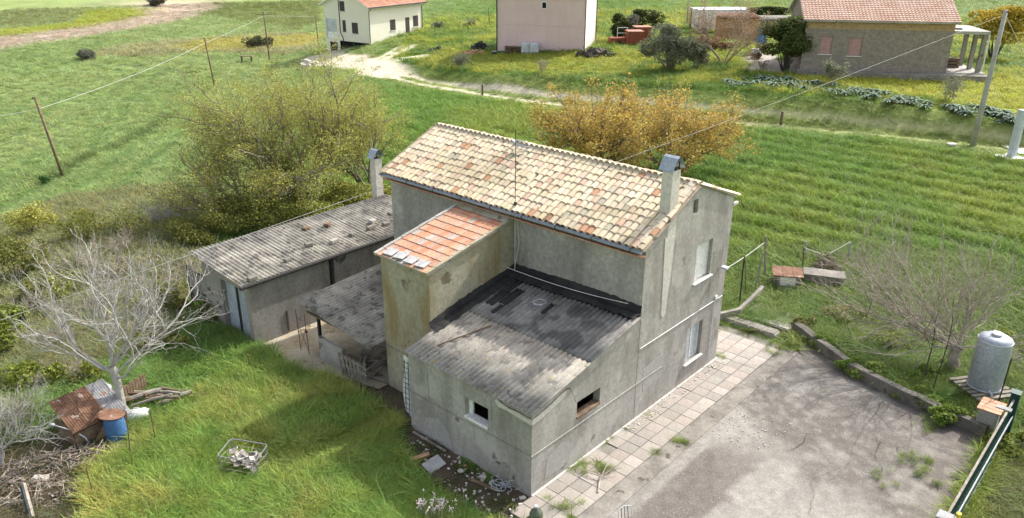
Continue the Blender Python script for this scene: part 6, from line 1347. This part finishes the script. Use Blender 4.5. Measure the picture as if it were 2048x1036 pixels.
P = at(215, 790); o = MB().lathe([(.10, 0), (.17, .05), (.18, .32), (.08, .42), (.05, .48)], 12).build('jerrycan', M['galv'], None, True); o.location = P; tag(o, 'grey plastic can behind the rusty hut near the fig trunk', 'can')
lg = thing('log_pile', 'pile of old split wood and brush right of the bare fig trunk', 'wood pile', at(318, 810), R(15)); r13 = random.Random(6)
for i in range(18):
    x, y, z = r13.uniform(-.9, 1.0), r13.uniform(-.35, .35), .08 + .45 * r13.random() * (1 - .3 * r13.random()); a_ = r13.uniform(-.5, .5); L = r13.uniform(.35, .75)
    o = MB().tube([(-L, 0, 0), (0, .03, .02), (L, 0, 0)], r13.uniform(.04, .08), 6).build('log', M['wood'] if i % 3 else M['brown_wood'], lg); o.location = (x, y, z); o.rotation_euler = (0, r13.uniform(-.2, .2), a_)
pn = thing('paling_panel', 'dark upright paling panel leaning at the end of the wood pile', 'panel', at(272, 800), R(70))
for i in range(9): MB().box(i * .12 - .5, i * .12 - .40, -.012, .012, 0, .72 + .05 * (i % 2)).build('pale', M['brown_wood'], pn)
MB().box(-.5, .56, .013, .04, .45, .52).build('rail', M['brown_wood'], pn)
q = MB(); A_ = local(at(150, 880), (182, 893))[0]; P = at(183, 893); q.tube([(0, 0, 0), (-.12, -.02, .35), (-.42, -.05, .62), (-.95, -.1, .85)], .022, 7); q.tube([(-.92, -.1, .85), (-1.06, -.1, .90)], .045, 7); o = q.build('bent_pipe', M['galv'], None, True); o.location = P; tag(o, 'bent grey plastic pipe sticking up from the brush heap', 'pipe')
# garden fence of thin rusty stakes and wires
stk = [(262, 920, 700 + 122), (313, 888, 818), (190, 1000, 935), (205, 870, 808), (165, 872, 795), (232, 868, 828), (60, 1036, 985)]
fn = thing('wire_fence', 'ragged fence of thin dark stakes and wires across the junk corner', 'fence', at(205, 880)); tops = []
for k, (px, py, tp) in enumerate(stk[:6]):
    b_0 = at(px, py); t_0 = at_y(px - (10 + 4 * (k % 3)), tp, b_0.y + .05); d_ = b_0 - fn.location; e_ = t_0 - fn.location; MB().tube([d_, e_], .016, 5).build('stake', M['rust_iron'], fn); tops.append((d_, e_))
q = MB()
order = [4, 3, 5, 0, 1]
for i in range(len(order) - 1):
    for f in (.2, .38, .56, .74, .92):
        a0, b0 = tops[order[i]], tops[order[i + 1]]; q.tube([a0[0].lerp(a0[1], f), b0[0].lerp(b0[1], f)], .004, 3, cap=False)
q.build('wires', M['iron'], fn)
def brush(label, px, py, n, rx, ry, h_, mats, seed, rz=0.0):
    r = random.Random(seed); mb = MB()
    for i in range(n):
        a, q_ = r.uniform(0, 6.28), math.sqrt(r.random()); x, y = rx * q_ * math.cos(a), ry * q_ * math.sin(a); z = h_ * (1 - q_ * q_) * r.random() + .02; L = r.uniform(.06, .42); t = r.uniform(0, 6.28); e = r.uniform(-.5, .6)
        d = Vector((math.cos(t) * math.cos(e), math.sin(t) * math.cos(e), math.sin(e))) * L
        if i % 3: mb.tube([Vector((x, y, z)) - d, Vector((x + r.gauss(0, .03), y, z + .02)), Vector((x, y, z)) + d], r.uniform(.004, .013), 3, i % len(mats), False)
        else: mb.box(-.05, .05, -.03, .03, 0, .008, i % len(mats), Matrix.Translation((x, y, z)) @ Euler((r.uniform(-.7, .7), r.uniform(-.7, .7), t)).to_matrix().to_4x4())
    o = mb.build('brush_heap', [M[k] for k in mats]); o.location = gp(px, py); o.rotation_euler = (0, 0, rz); return tag(o, label, 'brush', None, 'stuff')
brush('long heap of dry brush and leaves below the rusty hut', 120, 925, 900, 2.3, .6, .28, ('brown_wood', 'wood', 'bark_grey'), 51, .35); brush('grey heap of dry prunings at the lower left border', 55, 985, 700, 1.5, .8, .28, ('wood', 'bark_grey', 'brown_wood'), 52); brush('scatter of dry twigs behind the rusty hut', 120, 830, 500, 1.6, .7, .15, ('wood', 'bark_grey'), 53)
bg_ = thing('green_beam', 'weathered green timber post lying at the lower left corner', 'beam', at(66, 1040), 0); q = MB(); q.tube([(0, 0, .1), (-.55, .75, .62)], .065, 4); q.build('post', M['wood'], bg_); q = MB(); q.tube([(-.06, -.02, .08), (-.60, .72, .58)], .045, 4); q.build('side', M['green_paint'], bg_)
o = MB().box(-.26, .26, -.1, .22, -.1, .16).build('stone', M['pale_stone'], None, bevel=.06); o.location = at(80, 965); tag(o, 'pale stone among the brush in the lower left', 'stone')
# rubble along the annexe wall
o = MB().box(-.30, .30, -.22, .22, 0, .05).build('broken_slab', M['slab'], None, bevel=.01); o.location = at(868, 932) + Vector((0, 0, .05)); o.rotation_euler = (.25, -.15, .7); tag(o, 'large pale broken slab in the dirt by the annexe', 'slab')
o = MB().box(-.30, .30, -.07, .07, 0, .03).build('plank', M['terracotta'], None); o.location = at(840, 917) + Vector((0, 0, .06)); o.rotation_euler = (.1, -.1, .45); tag(o, 'pinkish broken plank above the pale slab', 'plank')
o = MB().box(-.75, .75, -.035, .035, 0, .04).build('plank', M['wood'], None); o.location = at(858, 885) + Vector((0, 0, .03)); o.rotation_euler = (0, 0, YAW + R(90)); tag(o, 'long thin grey lath lying along the annexe wall foot', 'lath')
o = MB().box(-.5, .5, -.05, .05, 0, .05).build('plank', M['brown_wood'], None); o.location = at(965, 972) + Vector((0, 0, .03)); o.rotation_euler = (0, 0, YAW + R(100)); tag(o, 'short brown board lying between grass and annexe rubble', 'board')
for k, (px, py, s_, mt, lb) in enumerate(((922, 944, .10, 'pale_stone', 'pinkish white plaster lump in the dirt by the annexe'), (966, 956, .11, 'pale_stone', 'white broken stone in the dirt left of the wire coil'), (982, 968, .07, 'pale_stone', 'small white stone beside the wire coil'), (897, 938, .05, 'white', 'small bright white pebble right of the pale slab'), (935, 953, .05, 'white', 'tiny white chip between the plaster lumps'), (1046, 997, .09, 'pale_stone', 'pale stone at the annexe corner foot'), (930, 932, .06, 'terracotta', 'small tile shard near the annexe wall'))):
    q = MB(); r = random.Random(k); V = [(r.uniform(.7, 1.2) * s_ * math.cos(a_), r.uniform(.6, 1.1) * s_ * math.sin(a_), z * s_) for z in (0, .7) for a_ in [6.283 * i / 6 for i in range(6)]]; q.add(V, [tuple(range(5, -1, -1)), tuple(range(6, 12))] + [(i, (i + 1) % 6, 6 + (i + 1) % 6, 6 + i) for i in range(6)]); o = q.build('stone', M[mt], None, bevel=.01); o.location = at(px, py); tag(o, lb, 'stone')
q = MB(); r14 = random.Random(15)
for i in range(9):
    cx, cy, rr = r14.uniform(-.45, .45), r14.uniform(-.18, .18), r14.uniform(.12, .32); a0 = r14.uniform(0, 6); q.tube([(cx + rr * math.cos(a0 + t * .62), cy + rr * .7 * math.sin(a0 + t * .62), .05 + .06 * abs(math.sin(t * .9 + i)) + .02 * i) for t in range(9)], .008, 4)
o = q.build('wire_coil', M['galv'], None); o.location = at(1018, 985); o.rotation_euler = (0, 0, YAW + R(95)); tag(o, 'tangled coil of grey wire on the ground at the annexe corner', 'wire')
scat = MB(); r15 = random.Random(16)
for i in range(150):
    u_, v_, s_ = -r15.uniform(.1, 1.3), r15.uniform(-.2, 4.6), r15.uniform(.01, .045); scat.box(-s_, s_, -s_ * .7, s_ * .7, 0, s_, M=Matrix.Translation((u_, v_, .0)) @ Matrix.Rotation(r15.uniform(0, 3), 4, 'Z'))
for i in range(90):
    u_, v_, s_ = r15.uniform(6.2, 8.8), -r15.uniform(2.2, 4.0), r15.uniform(.008, .022); scat.box(-s_, s_, -s_ * .6, s_ * .6, 0.02, .03 + s_ * .6, M=Matrix.Translation((u_, v_, .0)) @ Matrix.Rotation(r15.uniform(0, 3), 4, 'Z'))
for i in range(160):
    u_, v_, s_ = r15.uniform(4.5, 10.6), -r15.uniform(.08, .5) ** 1.3, r15.uniform(.008, .035); scat.box(-s_, s_, -s_ * .6, s_ * .6, .05, .06 + s_ * .6, M=Matrix.Translation((u_, v_, .01)) @ Matrix.Rotation(r15.uniform(0, 3), 4, 'Z'))
tag(scat.build('plaster_crumbs', M['pale_stone'], None, loc=(AX, AY, 0), rz=YAW), 'crumbs of fallen plaster strewn along the walls and yard', None, None, 'stuff')
# bottom edge: glass jar and folded metal chair
P = at(1072, 1040); jr = thing('glass_jar', 'large green glass demijohn at the bottom edge by the annexe corner', 'jar', P); gm2, n_, b_ = new_mat('green_glass', .12); b_.inputs['Base Color'].default_value = (.10, .13, .08, 1); b_.inputs['Transmission Weight'].default_value = .35; b_.inputs['Specular IOR Level'].default_value = .5
MB().lathe([(.0, 0), (.16, .01), (.19, .06), (.19, .22), (.14, .32), (.05, .38), (.045, .44)], 18).build('body', gm2, jr, True); MB().lathe([(.055, .43), (.06, .45), (.055, .49), (0, .49)], 12).build('stopper', M['galv'], jr); MB().lathe([(.193, .05), (.198, .1), (.193, .15)], 18).build('band', M['brown_wood'], jr)
P = HW(3.05, -2.9, .02); P = at(1256, 1082); ch = thing('metal_chair', 'metal framed chair just showing at the bottom edge of the yard', 'chair', P, R(25)); q = MB()
for x in (-.22, .22): q.tube([(x, -.22, 0), (x, -.2, .45), (x, .2, .46)], .012, 6); q.tube([(x, .24, 0), (x, .18, .5), (x * .9, .26, .9)], .012, 6)
q.tube([(-.2, .26, .9), (0, .29, .95), (.2, .26, .9)], .012, 6); q.build('frame', M['galv'], ch); MB().box(-.21, .21, -.2, .2, .455, .475).build('seat', M['concrete_dark'], ch, bevel=.005)
for x in (-.1, 0, .1): MB().tube([(x, .20, .52), (x, .275, .92)], .010, 5).build('back_bar', M['iron'], ch)
# branch lying on the tiles, weeds in the joints
bc = thing('dead_branch', 'dead forked branch lying on the paved path', 'branch', at(1195, 965) + Vector((0, 0, .06)), 0); q = MB(); q.tube([(-.05, -.55, .02), (.03, -.15, .05), (.10, .05, .12)], [.03, .025, .022], 6); q.tube([(.10, .05, .12), (.4, .25, .2), (.75, .33, .22)], [.02, .016, .008], 5); q.tube([(.10, .05, .12), (.3, .42, .25), (.45, .72, .3)], [.02, .014, .007], 5); q.tube([(.10, .05, .12), (-.25, .2, .14), (-.5, .42, .1)], [.018, .014, .006], 5); q.tube([(.1, .05, .12), (-.1, .3, .2), (-.35, .35, .25)], [.014, .01, .005], 5); q.build('limbs', M['bark_grey'], bc)
wd = []; 
for (px, py, n, s_) in ((1150, 925, 8, .14), (1205, 945, 12, .16), (1160, 940, 9, .14), (1245, 850, 7, .12), (1270, 830, 8, .12), (1215, 880, 6, .12), (1440, 715, 5, .08), (1360, 880, 7, .12), (1310, 905, 4, .08), (1555, 700, 16, .25), (1530, 640, 20, .28), (1500, 650, 14, .22), (1570, 610, 16, .25), (1590, 680, 22, .3), (1490, 655, 10, .2), (1860, 855, 12, .16), (1830, 940, 12, .22), (1850, 925, 7, .2), (1890, 980, 10, .25), (1125, 1020, 10, .2), (1280, 800, 6, .1), (1600, 640, 20, .3), (1770, 960, 6, .2)):
    for i in range(n):
        p = at(px, py); wd.append((p.x + rnd.gauss(0, s_ * 1.3), p.y + rnd.gauss(0, s_ * 1.3), s_))
W_ = np.array(wd); u_, v_ = to_house(W_[:, 0], W_[:, 1]); k = ~((u_ > 0) & (u_ < 10.66) & (v_ > -.02) & (v_ < 12)); W_ = W_[k]
hgt = np.clip(W_[:, 2] * .75, .07, .22) * rng.uniform(.6, 1.2, len(W_))
scatter('path_weeds', np.stack([W_[:, 0], W_[:, 1], np.full(len(W_), .05)], 1), np.stack([np.full(len(W_), .5), np.full(len(W_), .5), hgt], 1), np.array([.13, .19, .04])[None] * rng.uniform(.7, 1.5, (len(W_), 1)) * np.array([1, 1, 1])[None] + rng.uniform(0, .06, (len(W_), 1)) * np.array([1, .8, .2])[None], T_LONG, 'weeds growing in the joints of paving and yard')
tw = thing('weed_stalk', 'dry forked weed stalk standing against the annexe side wall', 'plant', at(1228, 858)); q = MB(); q.tube([(0, 0, 0), (-.05, .05, .5), (-.02, .05, .8)], .012, 5); q.tube([(-.03, .05, .6), (-.35, .0, .85), (-.5, .05, .8)], .008, 4); q.tube([(-.02, .05, .75), (.05, .1, 1.1)], .008, 4); q.build('stalk', M['bark_grey'], tw)
# white-pink flower heads at the bottom edge of the grass
fl = []; q = MB(); r16 = random.Random(19)
for i in range(34):
    px, py = r16.gauss(868, 22), r16.uniform(1020, 1050); p = at(px, py); h_ = r16.uniform(.38, .58); q.tube([p, p + Vector((.02, 0, h_))], .006, 3)
    for k in range(5): c_ = p + Vector((r16.gauss(0, .035), r16.gauss(0, .035), h_ + r16.gauss(0, .04))); q.box(-.012, .012, -.012, .012, -.012, .012, mi=1, M=Matrix.Translation(c_) @ Euler((r16.random() * 3, r16.random() * 3, 0)).to_matrix().to_4x4())
for (px, py) in ((928, 1012), (933, 1022), (848, 1010), (952, 1034), (840, 1030)):
    p = at(px, py); q.tube([p, p + Vector((0, 0, .5))], .006, 3); q.box(-.02, .02, -.02, .02, -.025, .025, mi=1, M=Matrix.Translation(p + Vector((0, 0, .52))))
tag(q.build('white_flowers', [M['bark_grey'], plain('pale_petals', (.66, .56, .55), .8)]), 'pale pinkish flower heads in the grass at the bottom edge', None, None, 'stuff')

# ------------------------------------------------------------------ near things: right side
P = at(1962, 790); tk = thing('steel_tank', 'tall upright galvanised water tank on a wooden pallet', 'tank', P + Vector((0, 0, .38)), .2); tk.scale = (1.02, 1.02, 1.2); MB().lathe([(.0, 0), (.50, 0), (.52, .03), (.52, 1.50), (.50, 1.56), (.35, 1.63), (.12, 1.66), (.0, 1.66)], 28).build('shell', wear('tank_zinc', (.30, .33, .38), (.37, .40, .45), 1.5, .45, 10, .03, metal=.2), tk, True)
q = MB()
for z in (.03, 1.5): q.lathe([(.525, z - .02), (.535, z), (.525, z + .02)], 28)
q.build('seam_ring', M['galv'], tk); MB().lathe([(.16, 1.66), (.17, 1.72), (.0, 1.73)], 16).build('cap', M['galv'], tk); MB().tube([(-.2, -.45, .08), (-.22, -.62, .04), (-.22, -.64, -.12)], .035, 7).build('outlet', M['galv'], tk)
pal = thing('wooden_pallet', 'dark weathered pallet carrying the water tank', 'pallet', P + Vector((0, 0, .10)), .2)
for i in range(7): MB().box(-.80, .80, -.74 + i * .22, -.60 + i * .22, .23, .26).build('slat', M['wood'], pal)
for y in (-.66, 0, .66): MB().box(-.8, .8, y - .05, y + .05, -.05, .225).build('bearer', M['brown_wood'], pal)
fs = thing('fence_stake', 'dark iron stake leaning on the front of the water tank', 'stake', at(1988, 832)); MB().tube([(0, 0, -.1), (.12, .1, 2.15)], .022, 6).build('rod', M['iron'], fs); MB().tube([(.10, .1, 2.0), (1.1, .6, 2.15), (2.2, 1.0, 1.9)], .025, 5).build('bramble', M['bark_dark'], fs)
# sliding gate seen along its length
G0, G1 = 5.0, 12.0; gv = -9.32
ga = thing('sliding_gate', 'long green sliding gate with a pale top rail at the lower right', 'gate', (AX, AY, 0), YAW)
MB().box(G0, G1, gv - .03, gv + .03, 1.56, 1.61).build('top_rail', M['wood'], ga, bevel=.006); MB().box(G0, G1, gv - .04, gv + .04, .12, .20).build('bottom_rail', M['green_paint'], ga); MB().box(G0, G1, gv - .012, gv + .012, .2, 1.0).build('lower_sheet', M['green_paint'], ga)
for i in range(36):
    u_ = G0 + .1 + i * (G1 - G0 - .2) / 35; MB().box(u_ - .012, u_ + .012, gv - .016, gv + .016, 1.0, 1.56).build('bar', M['green_paint'], ga)
q = MB(); q.box(G0, G1, gv - .10, gv - .07, .98, 1.03)
for i in range(110): q.box(G0 + i * .0636, G0 + i * .0636 + .03, gv - .10, gv - .07, 1.03, 1.06)
q.build('gear_rack', M['galv'], ga)
MB().box(G1 + .05, G1 + .25, gv - .12, gv + .12, -.1, 1.78).build('gate_post', M['green_paint'], ga); MB().box(G1 - .02, G1 + .3, gv - .14, gv + .16, 1.782, 1.82).build('post_cap', M['green_paint'], ga); q = MB(); q.box(G1 - .9, G1 - .7, gv - .1, gv + .32, 1.612, 1.65); q.build('roller_guide', M['zinc_old'], ga)
MB().box(G0 - .35, G0 + .02, gv - .16, gv + .2, 1.45, 1.64).build('guide_box', M['zinc_old'], ga, bevel=.01); o = MB().lathe([(.0, 0), (.06, 0), (.06, .11), (.0, .12)], 12).build('yellow_roller', M['yellow'], ga); o.location = (G0 + .05, gv - .22, 1.6)
pr = thing('gate_pillar', 'short concrete pillar capped with red tiles behind the gate', 'pillar', HW(12.5, -8.75), YAW); MB().box(-.38, .38, -.28, .28, -.1, .86).build('shaft', M['concrete'], pr, bevel=.02)
for i in range(4): MB().box(-.44 + i * .22, -.24 + i * .22, -.34, .34, .862, .90).build('cap_tile', M['terracotta'], pr)
MB().box(.12, .36, -.30, -.282, .3, .7).build('niche', M['dark'], pr)
# dog hutch, planters, clothes posts
P = at(1572, 580); dh = thing('dog_hutch', 'small hutch with a rusty lid and a pale door in the garden', 'hutch', P, YAW - R(62)); q = MB(); q.box(-.55, .55, .02, .75, -.05, .70); q.build('box', M['concrete_dark'], dh); MB().box(-.32, .34, -.045, .015, .04, .64).build('door', M['white'], dh); q = MB(); q.box(-.42, -.31, -.035, .015, .0, .66).box(.33, .42, -.035, .015, .0, .66); q.build('door_frame', M['wood'], dh)
for k in range(3): o = MB().box(-.66 + k * .44, -.23 + k * .44, -.18, .85, 0, .03).build('lid_sheet', M['rust'], dh); o.location = (0, 0, .72 + .008 * k); o.rotation_euler = (.06, 0, 0)
q = MB(); q.tube([(.5, -.05, .66), (.62, -.1, .4), (.5, -.2, .1), (.2, -.25, .02)], .02, 6); o = q.build('hose', wear('pale_hose', (.45, .40, .28), (.5, .45, .33), 3, .6, 9, 0), dh)
cp = thing('concrete_trough', 'grey concrete trough covered in dead brush beside the hutch', 'trough', at(1645, 575), YAW - R(66)); MB().box(-.85, .85, -.05, .7, -.05, .55).build('shell', M['concrete_dark'], cp, bevel=.02); MB().box(-.9, .9, -.1, .75, .552, .60).build('lid', M['concrete_dark'], cp, bevel=.01)
brush('dead brown brush lying over the concrete trough lid', 1650, 548, 500, .9, .6, .7, ('wood', 'brown_wood'), 55)
def post(label, px, py, top_px, top_py, r_, mt, name='garden_post'):
    P = at(px, py); Q = at_y(top_px, top_py, P.y); t = thing(name, label, 'post', P); MB().tube([(0, 0, -.1), tuple(Q - P)], r_, 6).build('shaft', M[mt], t); return t, P, Q
t1 = post('straight grey wooden post beside the slanting prop in the garden', 1530, 560, 1531, 472, .05, 'wood'); t2 = post('slanting wooden prop leaning on the garden post', 1508, 588, 1526, 505, .035, 'wood'); t3 = post('thin rusty post behind the dog hutch', 1605, 540, 1608, 495, .03, 'rust_iron'); t4 = post('short grey concrete post behind the dog hutch', 1612, 520, 1612, 482, .05, 'concrete'); t5 = post('grey post at the top of the bare fig shoots', 1700, 520, 1700, 484, .06, 'concrete'); t6 = post('thin dark post in the planter by the house corner', 1478, 615, 1489, 512, .03, 'iron'); t7 = post('dark rusty twin rod in the garden bed near the house', 1492, 590, 1490, 520, .02, 'rust_iron')
wire('pale cord tied from the house corner to the garden post', [HW(10.66, .6, 3.2), t1[2] - Vector((0, 0, .3))], .014, 1.5, 'cable_white', 'cord'); wire('drooping pale hose between the garden posts', [t3[2], (t3[2] + t5[2]) / 2 - Vector((0, 0, .55)), t5[2]], .02, 6, 'cable_white', 'hose')
print('all', round(time.time() - T0, 1))
